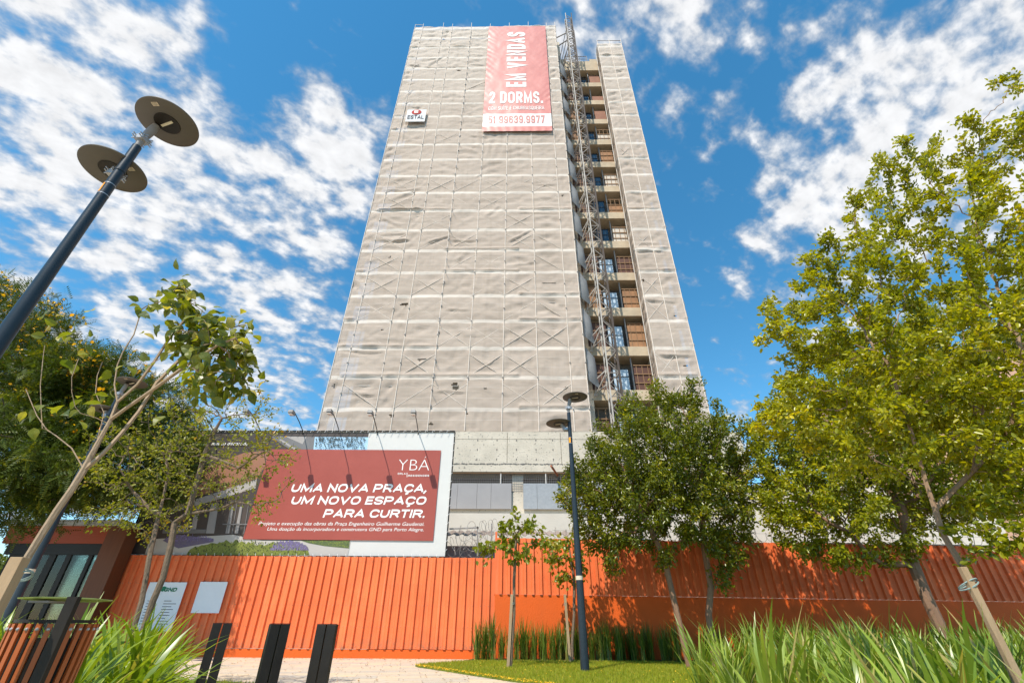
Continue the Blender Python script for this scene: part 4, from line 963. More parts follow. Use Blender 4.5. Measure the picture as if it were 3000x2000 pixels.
# ------------------------------------------------------------------ street lamps with two discs
def make_lamp(x, y, label, rz=0.0):
    t = thing('street_lamp', (0, 0, 0), label, 'street lamp', 'double disc street lamps')
    pole = MB().tube([(0, 0, 0), (0, 0, 2.4), (0, 0, 4.6), (0, 0, 6.86)], [.112, .090, .069, .058], 20); po = pole.build('pole', M['lamp_blue'], t, smooth=True)
    MB().tube([(0, 0, 6.3), (0, 0, 6.32)], .068, 20).build('clamp_ring', M['lamp_blue'], po); MB().tube([(0, 0, 6.02), (0, 0, 6.03)], .064, 20).build('clamp_ring', M['galv'], po); MB().tube([(0, 0, 5.82), (0, 0, 5.83)], .0655, 20).build('clamp_ring', M['galv'], po)
    st = MB()
    for k in range(6):
        a0 = math.radians(215+k*9); a1 = math.radians(215+(k+1)*9); st.poly([(.066*math.cos(a0), .066*math.sin(a0), 5.84), (.066*math.cos(a1), .066*math.sin(a1), 5.84), (.066*math.cos(a1), .066*math.sin(a1), 6.01), (.066*math.cos(a0), .066*math.sin(a0), 6.01)])
    st.build('number_sticker', M['sticker_orange'], po)
    MB().tube([(0, 0, 2.02), (0, 0, 2.12)], .0975, 16).build('label_band', M['sticker_white'], po)
    for up, (dx, dy, dz) in ((1, (.24, -.02, 7.40)), (0, (-.33, .16, 6.55))):
        if up: ap = [(0, 0, 6.8), (.0, 0, 7.02), (.03, 0, 7.16), (.055, 0, 7.26), (.07, 0, 7.36)]; rr = [.045, .045, .058, .062, .05]
        else: ap = [(-.05, .03, 6.30), (-.11, .06, 6.31), (-.16, .08, 6.36), (-.2, .1, 6.43), (-.24, .12, 6.50)]; rr = [.05, .05, .055, .055, .055]
        MB().tube(ap, rr, 14).build('arm', M['steel_grey'], t, smooth=True)
        jt = MB(); j = Vector(ap[1]); jt.box(j.x-.07, j.x+.07, j.y-.07, j.y+.07, j.z-.03, j.z+.05)
        for s in (-1, 1):
            for dz_ in (-.012, .03): jt.bar((j.x+s*.05, j.y-.12, j.z+dz_), (j.x+s*.05, j.y+.12, j.z+dz_), .012); jt.bar((j.x-.12, j.y+s*.045, j.z+dz_+.01), (j.x+.12, j.y+s*.045, j.z+dz_+.01), .012)
        jt.build('joint', M['galv'], t)
        c = (dx, dy, dz)
        ds = MB().lathe(c, [(.165, -.004), (.40, .0), (.41, .008), (.41, .02), (.36, .035), (.1, .06), (.02, .062)], 56).build('lamp_disc', M['disc_grey'], t, smooth=True)
        MB().lathe(c, [(.402, .0205), (.405, .024), (.35, .041), (.1, .066), (.02, .067)], 56).build('disc_top', M['disc_top'], ds, smooth=True)
        MB().lathe(c, [(.150, -.010), (.168, -.012), (.172, -.003)], 40).build('lens', M['lens_dark'], ds, smooth=True)
        MB().lathe(c, [(.150, -.0125), (.168, -.016), (.173, -.0125), (.172, -.011)], 40).build('lens_ring', M['black_metal'], ds, smooth=True)
        MB().bar((dx-.10, dy+.03, dz-.018), (dx+.10, dy-.03, dz-.018), .035, .008).build('led_strip', M['led_white'], ds)
        p, q = (dx+.02, dy-.30) if up else (dx+.28, dy-.02)
        MB().box(p-.045, p+.045, q-.03, q+.03, dz-.0055, dz-.0035).build('rating_sticker', M['sticker_white'], ds)
        for txt, oy in (('LED', .004), ('024', -.024)):
            tm = text_mesh(txt, .01); cc_ = np.array([v.co for v in tm.vertices]); cc_ = (cc_-cc_.min(0))/np.maximum(np.ptp(cc_, axis=0), 1e-6)
            tm.vertices.foreach_set('co', np.stack([p+.032-cc_[:, 0]*.064, q+oy+cc_[:, 1]*.018, np.full(len(cc_), dz-.0062)], 1).ravel()); tm.update(); link('lettering', tm, M['black_ink'], ds)
    t.location = (x, y, 0); t.rotation_euler.z = rz; return t
lamp = make_lamp(-5.54, 4.07, 'tall dark blue street lamp with two discs against the clouds, nearest and largest')
l2 = copy_tree(lamp); l2.location = (1.65, 13.88, 0); l2['label'] = 'dark blue street lamp with two discs rooted in the lawn before the tower'
l3 = copy_tree(lamp); l3.location = (-12.45, 12.8, 0); l3['label'] = 'dark blue street lamp with two discs half hidden by the dark yellow-flowered trees'

# ------------------------------------------------------------------ bollards
def make_bollard(x, y, label):
    t = thing('bollard', (0, 0, 0), label, 'bollard', 'black bollards by the small lawn')
    for s in (-1, 1):
        MB().box(s*.053-.047, s*.053+.047, -.03, .03, 0, .985).build('plate', M['black_metal'], t, bevel=.004)
    MB().box(-.101, .101, -.031, .0, .986, .992).build('top_strip', M['black_metal'], t)
    t.location = (x, y, 0); return t
src = make_bollard(0, 0, '')
spots = [(652, 1829, 6.2, 0, 'black two-plate bollard beside the strap-leaved plants, with a slit of light'), (820, 1828, 5.6, 22, 'black two-plate bollard standing in the middle of the three'), (960, 1831, 5.4, -24, 'black two-plate bollard farthest from the strap-leaved plants')]
for i, (px, py, Y_, rz, lab) in enumerate(spots):
    o = src if i == 0 else copy_tree(src); p = at(px, py, Y_); o.location = (p.x, Y_, 0); o.scale.x = (1.0, 1.0, 1.0)[i]; o['label'] = lab
    o.rotation_euler.z = math.atan2(-p.x, Y_)+math.radians(rz)

# ------------------------------------------------------------------ litter bin
pc = at(167, 1821, 3.25); cx, cy = pc.x, 3.25
bi = thing('litter_bin', (cx, cy, 0), 'round litter bin of orange slats on a black post with a round green lid', 'litter bin')
RB = .198
for k in range(26):
    a = 2*PI*k/26; r0, r1 = RB*.93, RB*1.03
    p = Vector((cx+r0*math.cos(a), cy+r0*math.sin(a), .30)); q = Vector((cx+r1*math.cos(a), cy+r1*math.sin(a), .985))
    MB().bar(p, q, .025, .014, up=(math.cos(a), math.sin(a), 0)).build('slat', M['slat_orange'], bi)
bo = MB()
for k in range(26):
    a = 2*PI*k/26; bo.lathe((cx+RB*1.06*math.cos(a), cy+RB*1.06*math.sin(a), .958), [(.004, -.008), (.009, -.004), (.009, .004), (.004, .008)], 8)
bo.build('bolts', M['galv'], bi)
bd = MB()
for z in (.99, .62, .32): bd.lathe((cx, cy, z), [(RB*.90, 0), (RB*.99, 0), (RB*.99, .016), (RB*.90, .016)], 40)
bd.build('hoops', M['black_metal'], bi)
MB().lathe((cx, cy, .31), [(RB*.80, 0), (RB*.86, .6)], 32).build('liner', M['black_metal'], bi, smooth=True)
pb = at(150, 1900, 3.02)
MB().bar((pb.x, cy-RB-.03, 0), (pb.x, cy-RB-.03, 1.12), .062, .03, up=(0, 1, 0)).build('post', M['black_metal'], bi)
lc_ = at(195, 1759, 3.2); MB().lathe((lc_.x, 3.2, lc_.z), [(.02, .0), (.15, -.003), (.226, .004), (.228, .010), (.15, .016), (.02, .018)], 48).build('lid', M['lid_green'], bi, smooth=True)
MB().box(lc_.x-.05, lc_.x+.07, 3.0, 3.2, lc_.z-.016, lc_.z-.006).build('lid_bracket', M['steel_grey'], bi)

# ------------------------------------------------------------------ kiosk on the left
YK = 18.0
kx0, kx1 = -19.3, -14.55
ki = thing('kiosk', (-17, YK, 0), 'small glazed kiosk with an orange slatted fascia, left of the hoarding', 'kiosk')
MB().box(kx0+.25, kx1-.62, YK-.06, YK+2.2, 3.42, 4.02).build('fascia', M['kiosk_orange'], ki)
MB().box(kx0, kx1-.2, YK-.2, YK+2.3, 4.025, 4.22).build('roof', M['roof_grey'], ki)
MB().box(kx0+.6, kx1-.7, YK+.12, YK+2.1, 3.20, 3.26).build('soffit', M['soffit'], ki)
MB().box(kx0+.5, kx1-.65, YK-.03, YK+.1, 3.05, 3.415).build('lintel', M['black_metal'], ki)
MB().box(-15.24, -14.50, YK-.1, YK+.5, 0, 4.02).build('pillar', M['pillar_brown'], ki)
MB().box(kx0+.75, kx0+1.5, YK-.02, YK+.08, 0, 3.04).build('side_panel', M['black_metal'], ki)
for x, hw in ((-16.95, .13), (-16.35, .09), (-15.55, .07)): MB().box(x-hw, x+hw, YK-.02, YK+.1, 0, 3.04).build('mullion', M['black_metal'], ki)
MB().box(kx0+1.52, -15.25, YK+.02, YK+.04, .05, 3.04).build('glazing', M['glass_tint'], ki)
MB().box(kx0+.8, -15.25, YK+2.1, YK+2.14, .05, 3.1).build('glazing', M['glass_tint'], ki)

# ------------------------------------------------------------------ peach house at the right
ph = thing('apartment_house', (34, 32, 0), 'peach painted house showing through the leaves at the right', 'building')
MB().box(29.5, 48, 32, 44, 0, 19.5).build('wall', M['peach'], ph)
for z in (5, 8.2, 11.4, 14.6):
    for x in (33.5, 37.5, 41.5):
        f = MB().box(x, x+1.6, 31.93, 31.998, z, z+1.5).build('window', M['steel_white'], ph); MB().box(x+.1, x+1.5, 31.9, 31.925, z+.1, z+1.4).build('pane', M['window_dark'], f)
MB().box(32.8, 44, 31.2, 31.99, 13.9, 14.1).build('awning', M['terracotta'], ph)

# ------------------------------------------------------------------ trees
def grow(nodes, par, attr, D, di, dk, iters=200, noise=.15, trop=0.0):
    nodes = [np.array(p, float) for p in nodes]; par = list(par); A = np.array(attr, float)
    best = np.full(len(A), 1e9); bi_ = np.zeros(len(A), int); fresh = list(range(len(nodes))); seen = {}
    for it in range(iters):
        if len(A) == 0: break
        N = np.array([nodes[i] for i in fresh]); d = np.linalg.norm(A[:, None]-N[None], axis=2); j = d.argmin(1); dm = d[np.arange(len(A)), j]
        up = dm < best; best[up] = dm[up]; bi_[up] = np.array(fresh)[j[up]]
        keep = best > dk; A = A[keep]; best = best[keep]; bi_ = bi_[keep]
        act = best < di
        if not act.any(): break
        dirs = {}
        for a, i, dd in zip(A[act], bi_[act], best[act]): dirs[i] = dirs.get(i, 0)+(a-nodes[i])/dd
        fresh = []
        for i, v in dirs.items():
            n_ = np.linalg.norm(v)
            if n_ < 1e-6: continue
            v = v/n_+RNG.normal(0, noise, 3); v[2] += trop; v /= np.linalg.norm(v); c = seen.get(i, 0)
            if c >= 3: continue
            seen[i] = c+1
            nodes.append(nodes[i]+v*D); par.append(i); fresh.append(len(nodes)-1)
        if not fresh: break
    return np.array(nodes), np.array(par)
def radii(par, r_tip, r_trunk, n):
    cnt = np.zeros(n); ch = np.zeros(n, int)
    for i in range(1, n): 
        if par[i] >= 0: ch[par[i]] += 1
    for i in range(n-1, -1, -1):
        if ch[i] == 0: cnt[i] = max(cnt[i], 1)
        if par[i] >= 0: cnt[par[i]] += cnt[i]
    p = math.log(r_trunk/r_tip)/math.log(max(cnt.max(), 2)); return r_tip*cnt**p, cnt
def limbs(nodes, par, rad, rmin=0.0):
    b = MB(); n = len(nodes); ch = [[] for _ in range(n)]
    for i in range(n):
        if par[i] >= 0: ch[par[i]].append(i)
    starts = [i for i in range(n) if par[i] < 0]; done = set()
    stack = [(s, None) for s in starts]
    while stack:
        s, p = stack.pop(); chain = [s] if p is None else [p, s]; cur = s
        while ch[cur]:
            k = sorted(ch[cur], key=lambda q: -rad[q]); 
            for o in k[1:]: stack.append((o, cur))
            cur = k[0]; chain.append(cur)
        rr = [rad[i] for i in chain]
        if p is not None: rr[0] = min(rad[p], rad[s]*1.25)
        if max(rr) < rmin or len(chain) < 2: continue
        b.tube([nodes[i] for i in chain], rr, 9 if max(rr) > .05 else (6 if max(rr) > .015 else 4))
    return b
OVAL = (np.array([(0, 0, 0), (.28, .40, .10), (.68, .36, .10), (1, 0, -.06), (.68, -.36, .10), (.28, -.40, .10)]), np.array([(0, 1, 2, 3), (0, 3, 4, 5)]))
BIG = (np.array([(0, 0, 0), (.22, .40, .08), (.5, .46, .12), (.78, .26, .06), (1.05, 0, -.12), (.78, -.26, .06), (.5, -.46, .12), (.22, -.40, .08), (.22, 0, .0), (.5, 0, .03), (.78, 0, -.02)]),
       np.array([(0, 1, 8, 8), (8, 1, 2, 9), (9, 2, 3, 10), (10, 3, 4, 4), (0, 8, 7, 7), (8, 9, 6, 7), (9, 10, 5, 6), (10, 4, 5, 5)]))
def _pinnate():
    V = []; F = []
    for k in range(7):
        x = .15+.13*k; s = .26*(1-.05*k)
        for sg in (-1, 1):
            i = len(V); V += [(x, 0, -.10*(x**2)), (x+.07, sg*s*.5+.045, -.1*x*x), (x+.10, sg*s, -.12*x*x-.04), (x+.02, sg*s*.5-.04, -.1*x*x)]
            if sg < 0: V[i+1] = (x+.07, -s*.5, -.1*x*x); V[i+3] = (x-.0, -s*.5-.02, -.1*x*x)
            F.append((i, i+1, i+2, i+3))
    return np.array(V), np.array(F)
PIN = _pinnate()
def leaf_mesh(name, pos, dirs, ups, size, tmpl, wid, m, parent, clump=None):
    T, F = tmpl; n = len(pos); d = dirs/np.linalg.norm(dirs, axis=1)[:, None]; y = np.cross(ups, d); y /= np.maximum(np.linalg.norm(y, axis=1), 1e-6)[:, None]; z = np.cross(d, y)
    s = size[:, None, None]
    V = pos[:, None]+s*(T[None, :, 0:1]*d[:, None]+T[None, :, 1:2]*wid*y[:, None]+T[None, :, 2:3]*z[:, None])
    Fa = (F[None]+(np.arange(n)*len(T))[:, None, None]).reshape(-1, F.shape[1])
    if clump is None: clump = RNG.random(n)
    me_o = None
    V = V.reshape(-1, 3); r = np.repeat(clump, len(T))
    if (F[:, -1] == F[:, -2]).any():
        me = bpy.data.meshes.new(name); me.from_pydata([tuple(p) for p in V], [], [tuple(dict.fromkeys(f)) for f in Fa.tolist()]); me.update()
        a = me.attributes.new('rnd', 'FLOAT', 'POINT'); a.data.foreach_set('value', r.astype(np.float32)); return link(name, me, m, parent)
    return np_mesh(name, V, Fa, m, parent, rnd=r)
def lobes_pts(lobes, dens):
    out = []
    for (c, r, wgt) in lobes:
        n = int(dens*wgt); q = RNG.normal(0, 1, (n, 3)); q /= np.linalg.norm(q, axis=1)[:, None]; q *= (RNG.random((n, 1))**.45); out.append(np.array(c)+q*np.array(r))
    return np.vstack(out)
def plobe(px, py, Y_, rx, ry, dep=None):
    c = at(px, py, Y_); t = Y_/ray(px, py).y*1.0; s = t/FPX; a = rx*s; d_ = dep if dep else a*.8
    return ((c.x, c.y, c.z), (a, d_, ry*s*1.08), rx*ry/10000)
def tree(name, label, base, trunk_pts, lobes, n_attr, D, dk, di, r_tip, r_trunk, n_leaf, lsize, lmat, bark, tmpl=OVAL, wid=.55, group=None, leaf_cnt=4, upb=.6, noise=.2, droop=0.0, extra=None, spread=.10, keep=None, trop=.05, outw=.5):
    t = thing(name, base, label, 'tree', group)
    nodes = []; par = []
    for chain in trunk_pts:              # chains of points; a chain may start with an index into the nodes
        prev = -1
        if isinstance(chain[0], int): prev = chain[0]; chain = chain[1:]
        for p in chain: nodes.append(p); par.append(prev); prev = len(nodes)-1
    A = lobes_pts(lobes, n_attr/sum(l[2] for l in lobes))
    if keep is not None: A = A[keep(A)]
    N, P_ = grow(nodes, par, A, D, di, dk, noise=noise, trop=trop)
    rad, cnt = radii(P_, r_tip, r_trunk, len(N))
    limbs(N, P_, rad).build('trunk', bark, t, smooth=True)
    tip = np.where(cnt <= leaf_cnt)[0]; tip = tip[tip >= len(nodes)]
    if len(tip):
        k = tip[RNG.integers(0, len(tip), n_leaf)]; pd = N[k]-N[P_[k]]; pd /= np.linalg.norm(pd, axis=1)[:, None]
        pos = N[k]-pd*D*RNG.random((n_leaf, 1))+RNG.normal(0, spread, (n_leaf, 3))
        cen = N[tip].mean(0); out = pos-cen; out /= np.linalg.norm(out, axis=1)[:, None]
        dirs = pd*.5+RNG.normal(0, .7, (n_leaf, 3))+out*outw; dirs[:, 2] -= droop
        ups = RNG.normal(0, .6, (n_leaf, 3)); ups[:, 2] += upb; ups += out*.35
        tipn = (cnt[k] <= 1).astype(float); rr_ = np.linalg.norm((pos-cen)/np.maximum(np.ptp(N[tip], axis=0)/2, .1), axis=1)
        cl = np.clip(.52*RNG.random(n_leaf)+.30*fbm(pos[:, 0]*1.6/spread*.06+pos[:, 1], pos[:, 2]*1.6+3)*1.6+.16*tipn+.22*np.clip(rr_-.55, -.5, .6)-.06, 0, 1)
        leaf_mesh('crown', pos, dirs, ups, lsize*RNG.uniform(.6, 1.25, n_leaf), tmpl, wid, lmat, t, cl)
    return t, N, P_, tip
M['bark_twig'] = mat('bark_twig', (.34, .235, .15), .8, (.20, .12, .07), 5, .8, stretch=(3, 3, .8), bump=.4, bscale=26)
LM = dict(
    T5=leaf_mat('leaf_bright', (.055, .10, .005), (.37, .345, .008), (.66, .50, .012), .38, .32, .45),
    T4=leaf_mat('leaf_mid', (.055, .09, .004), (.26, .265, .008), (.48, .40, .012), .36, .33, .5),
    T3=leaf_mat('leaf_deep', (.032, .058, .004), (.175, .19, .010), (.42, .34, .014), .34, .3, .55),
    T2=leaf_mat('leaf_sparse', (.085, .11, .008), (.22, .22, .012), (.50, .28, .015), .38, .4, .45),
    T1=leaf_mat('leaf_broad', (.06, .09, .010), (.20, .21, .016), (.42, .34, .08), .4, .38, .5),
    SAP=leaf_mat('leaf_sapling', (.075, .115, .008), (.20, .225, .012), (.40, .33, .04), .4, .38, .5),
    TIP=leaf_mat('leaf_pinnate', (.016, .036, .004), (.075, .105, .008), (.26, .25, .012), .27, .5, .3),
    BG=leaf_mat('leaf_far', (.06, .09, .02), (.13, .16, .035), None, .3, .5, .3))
G = 'trees in front of the orange wall'
# dense round tree left of centre
c0 = at(1985, 1830, 15.4); c1 = at(2076, 1825, 15.6)
def px_chain(pts): return [tuple(at(x, y, Y_)) for x, y, Y_ in pts]
tree('tree', 'dense round dark green tree with two thin trunks, right of the lamp on the lawn', (c0.x+.6, 15.5, 0),
     [[(c0.x+.15, 15.4, 0)]+px_chain([(1982, 1790, 15.4), (1945, 1630, 15.4), (1915, 1570, 15.4), (1880, 1500, 15.3)]), [4, tuple(at(1860, 1560, 15.2))], [(c1.x-.03, 15.6, 0)]+px_chain([(2076, 1800, 15.6), (2083, 1715, 15.6), (2062, 1600, 15.6), (2055, 1480, 15.6)])],
     [plobe(1900, 1330, 15.4, 215, 150, 2.3), plobe(2010, 1290, 15.6, 160, 130, 2.0), plobe(1790, 1440, 15.2, 140, 130, 1.6), plobe(2080, 1450, 15.6, 150, 140, 2.0), plobe(1930, 1480, 15.4, 200, 150, 2.2), plobe(1715, 1450, 15.5, 100, 100, 1.8), plobe(1900, 1400, 16.8, 210, 160, 1.3), plobe(2060, 1420, 16.8, 170, 160, 1.3), plobe(1740, 1560, 15.6, 70, 50, 1.2), plobe(1950, 1195, 15.5, 150, 75, 1.8), plobe(1970, 1320, 15.3, 130, 120, 1.6), plobe(1985, 1440, 15.2, 90, 90, 1.0), plobe(2190, 1330, 15.8, 100, 110, 1.4), plobe(2120, 1600, 15.4, 90, 70, 1.0), plobe(1800, 1590, 15.2, 100, 50, .9), plobe(2120, 1680, 15.3, 50, 40, .5), plobe(1795, 1660, 15.1, 40, 30, .5)],
     2600, .22, .30, 3.0, .005, .095, 56000, .120, LM['T3'], M['bark_tan'], group=G, droop=.15)
c0 = at(2790, 1890, 14.4)
tree('tree', 'wide tree with a thick brown forked trunk, green leaves and dark lower boughs', (c0.x, 14.4, 0),
     [[(c0.x+.1, 14.4, 0)]+px_chain([(2765, 1860, 14.4), (2710, 1740, 14.4), (2675, 1650, 14.4), (2655, 1560, 14.4), (2640, 1480, 14.4)]), [3]+px_chain([(2590, 1655, 14.2), (2540, 1620, 14.1), (2490, 1560, 14.0), (2430, 1530, 13.9)])],
     [plobe(2350, 1300, 14.2, 150, 140, 1.8), plobe(2580, 1330, 14.4, 260, 160, 2.5), plobe(2400, 1470, 14.0, 190, 100, 1.6), plobe(2300, 1480, 14.0, 110, 110, 1.2), plobe(2700, 1450, 14.4, 200, 110, 2.0), plobe(2480, 1160, 14.4, 200, 120, 2.0), plobe(2900, 1350, 14.6, 200, 160, 2), plobe(2420, 1600, 14, 130, 50, 1), plobe(2470, 1650, 13.9, 60, 40, .6), plobe(2750, 1180, 14.6, 200, 140, 2), plobe(2620, 1600, 14.2, 90, 40, .8), plobe(2620, 1010, 14.6, 190, 110, 2.0), plobe(2830, 980, 14.8, 170, 120, 2.0), plobe(2480, 1090, 14.5, 130, 80, 1.6), plobe(2330, 1210, 14.6, 90, 70, 1.2), plobe(2330, 1450, 16.4, 120, 90, 1.2), plobe(2500, 1480, 16.5, 130, 90, 1.2), plobe(2680, 1470, 16.5, 130, 90, 1.2), plobe(2830, 1440, 16.5, 120, 90, 1.2), plobe(2420, 1330, 16.5, 150, 90, 1.2)],
     3200, .24, .32, 3.2, .005, .15, 76000, .13, LM['T4'], M['bark_tan'], group=G, droop=.1)
c0 = at(2985, 1985, 3.9)
tree('tree', 'near tree tied to a wooden stake, bright yellow-green leaves filling the upper right', (c0.x, 3.9, 0),
     [[(c0.x+.02, 3.95, 0)]+px_chain([(2950, 1940, 3.9), (2880, 1780, 3.9), (2815, 1650, 3.9), (2760, 1560, 3.9), (2740, 1490, 3.9), (2715, 1420, 3.92)]), [5]+px_chain([(2790, 1440, 3.9), (2850, 1380, 3.8), (2880, 1200, 3.7)]), [6]+px_chain([(2690, 1330, 3.9), (2650, 1200, 3.8), (2600, 1060, 3.7)]), [8]+px_chain([(2960, 1250, 3.6), (3000, 1050, 3.4)])],
     [plobe(2650, 1000, 3.9, 330, 240, 1.0), plobe(2850, 700, 3.7, 210, 200, .9), plobe(2480, 850, 4.0, 170, 140, .8), plobe(2360, 1020, 4.1, 130, 90, .6), plobe(2330, 1200, 4.1, 130, 110, .6), plobe(2560, 1250, 4.0, 230, 150, .8), plobe(2850, 1150, 3.7, 260, 230, .9), plobe(2960, 450, 3.4, 100, 130, .5), plobe(2730, 560, 3.7, 100, 110, .5), plobe(3060, 800, 3.3, 200, 300, .9), plobe(3020, 1200, 3.4, 120, 200, .6), plobe(2960, 1380, 3.5, 110, 110, .5), plobe(3010, 1560, 3.5, 60, 60, .3), plobe(2560, 700, 3.9, 80, 70, .4), plobe(2940, 1450, 3.7, 120, 70, .5), plobe(2640, 470, 3.7, 60, 80, .35), plobe(2380, 800, 4.0, 60, 60, .35), plobe(2270, 900, 4.1, 60, 50, .3), plobe(2560, 600, 3.8, 90, 80, .45), plobe(2820, 420, 3.5, 70, 80, .35), plobe(2970, 240, 3.3, 30, 70, .2), plobe(2225, 985, 4.1, 40, 30, .2), plobe(2930, 1580, 3.6, 60, 30, .3), plobe(2420, 700, 3.9, 40, 40, .3), plobe(2500, 580, 3.9, 40, 40, .25)],
     2000, .085, .105, 1.3, .0022, .024, 50000, .052, LM['T5'], M['bark_twig'], wid=.62, leaf_cnt=4, spread=.03, upb=.5, noise=.22, trop=.1)
# stake for it
def stake(pts, w_, label, tie, dy=0.0):
    s = thing('tree_stake', (pts[0][0], pts[0][1], 0), label, 'stake', 'wooden stakes of the young trees')
    MB().bar(pts[0], pts[1], w_, w_*.75, up=(0, 1, 0)).build('post', M['stake'], s, bevel=.004)
    c = Vector(tie); t = MB()
    for k in range(2):
        n = 18; t.tube([c+Vector((.062*math.cos(2*PI*i/n), .062*math.sin(2*PI*i/n), .014*k+.03*math.cos(2*PI*i/n+k))) for i in range(n+1)], .005, 5)
    t.build('tie_cord', M['rope'], s); return s
pt = at(2818, 1660, 3.78); stake([(at(3010, 2010, 3.78).x, 3.78, 0), (pt.x, 3.78, pt.z)], .048, 'pale stake beside the near bright-leaved tree', at(2838, 1715, 3.82))
# big dark trees with yellow flowers at the left
def flowers(t, N, tip, n, zmin, size, m, cull):
    k = tip[N[tip][:, 2] > zmin]; k = k[[cull(N[i]) for i in k]]
    if not len(k): return
    c = k[RNG.integers(0, len(k), n)]; pos = N[c]+RNG.normal(0, .14, (len(c), 3)); pos[:, 2] += .12
    d = RNG.normal(0, 1, (len(c), 3)); up = RNG.normal(0, .7, (len(c), 3)); up[:, 2] += 1
    o = leaf_mesh('blossom', pos, d, up, size*RNG.uniform(.7, 1.3, len(c)), OVAL, .9, m, t); o['kind'] = 'stuff'
M['blossom'] = leaf_mat('blossom_yellow', (.78, .36, .01), (.85, .50, .02), None, .3, .6)
for (nm, lab, bx, by, lob, rt) in (
    ('tree', 'big dark feathery tree with yellow blossom at the left edge, above the litter bin', -23.0, 15.2, [plobe(40, 1060, 15.5, 190, 210, 3), plobe(-120, 1000, 15.5, 200, 210, 3), plobe(180, 1160, 15.5, 150, 140, 2.5), plobe(60, 1330, 15, 190, 150, 3), plobe(20, 1490, 14.5, 120, 80, 2)], .3),
    ('tree', 'big dark feathery tree with yellow blossom above the kiosk roof', -20.3, 16.6, [plobe(280, 1130, 15.8, 160, 110, 2.5), plobe(420, 1230, 16, 140, 110, 2.5), plobe(330, 1330, 15.6, 190, 130, 2.5), plobe(230, 1420, 15.2, 170, 80, 2.2), plobe(520, 1290, 16.2, 80, 80, 1.6), plobe(470, 1390, 16, 90, 80, 1.6), plobe(130, 1250, 15.5, 110, 100, 2)], .25)):
    zc = 3.6
    tr, N, P_, tip = tree(nm, lab, (bx, by, 0), [[(bx, by, 0), (bx+.1, by-.1, 1.6), (bx+.25, by-.2, 3.2), (bx+.6, by-.4, 4.6)], [2, (bx-.9, by-.4, 4.6), (bx-1.6, by-.7, 5.6)]], lob, 1500, .42, .5, 6, .012, rt, 15000, .5, LM['TIP'], M['bark_dark'], PIN, 1.0, 'dark yellow-flowered trees', droop=.25, spread=.16, noise=.25, leaf_cnt=5)
    flowers(tr, N, tip, 1500, float(np.percentile(N[tip][:, 2], 35)), .13, M['blossom'], lambda p: vn(p[0]*.8+5, p[1]*.8+p[2]*.3) > .56)
# further trees beyond the kiosk
for i, (x, y, s, lab) in enumerate(((-33, 24, 4.2, 'pale green bushy tree beyond the kiosk, at the left edge'), (-25.5, 27, 3.6, 'pale green bushy tree seen through the kiosk glazing'), (-21, 30, 3.2, 'pale green bushy tree seen low beside the brown kiosk pillar'))):
    tree('tree', lab, (x, y, 0), [[(x, y, 0), (x, y, 1.2)]], [((x, y, 2.6), (s, 2.4, 2.2), 1), ((x+.8, y-.4, 3.4), (s*.6, 1.8, 1.8), .6)], 500, .4, .6, 5, .012, .16, 6500, .24, LM['BG'], M['bark_dark'], group='bushy trees beyond the kiosk', spread=.2)
# sparse two-trunk tree
bA = at(424, 1790, 9.0); bB = at(440, 1790, 9.0)
tree('tree', 'small sparse tree with two crooked grey trunks in front of the billboard', (bA.x, 9.0, 0),
     [[(bA.x, 9.0, 0)]+px_chain([(415, 1760, 9), (428, 1690, 9), (436, 1640, 9), (446, 1593, 9), (465, 1510, 9.1), (478, 1460, 9.2), (490, 1400, 9.2)]), [(bB.x, 9.05, 0)]+px_chain([(448, 1760, 8.95), (478, 1690, 8.95), (500, 1600, 8.9), (512, 1530, 8.9), (550, 1505, 8.9), (566, 1450, 8.9), (600, 1330, 8.9), (625, 1270, 8.8), (650, 1225, 8.8)]), [13]+px_chain([(640, 1490, 8.8), (690, 1470, 8.7), (760, 1480, 8.6)]), [5]+px_chain([(430, 1480, 9.1), (390, 1440, 9.1)]), [15]+px_chain([(700, 1370, 8.7), (760, 1330, 8.6)])],
     [plobe(600, 1300, 8.9, 150, 110, 1.2), plobe(760, 1330, 8.7, 110, 90, .9), plobe(740, 1200, 8.8, 80, 60, .7), plobe(420, 1330, 9.1, 140, 110, 1.2), plobe(360, 1450, 9.1, 100, 90, 1), plobe(480, 1480, 9.1, 130, 80, 1), plobe(560, 1190, 8.9, 110, 60, .8), plobe(770, 1480, 8.6, 60, 60, .5), plobe(850, 1370, 8.6, 40, 50, .4), plobe(360, 1545, 9.0, 90, 40, .7), plobe(640, 1420, 8.8, 100, 70, .8)],
     1500, .12, .18, 1.8, .0036, .052, 4600, .064, LM['T2'], M['bark_mid'], leaf_cnt=2, spread=.05, noise=.35, wid=.7, droop=.15)
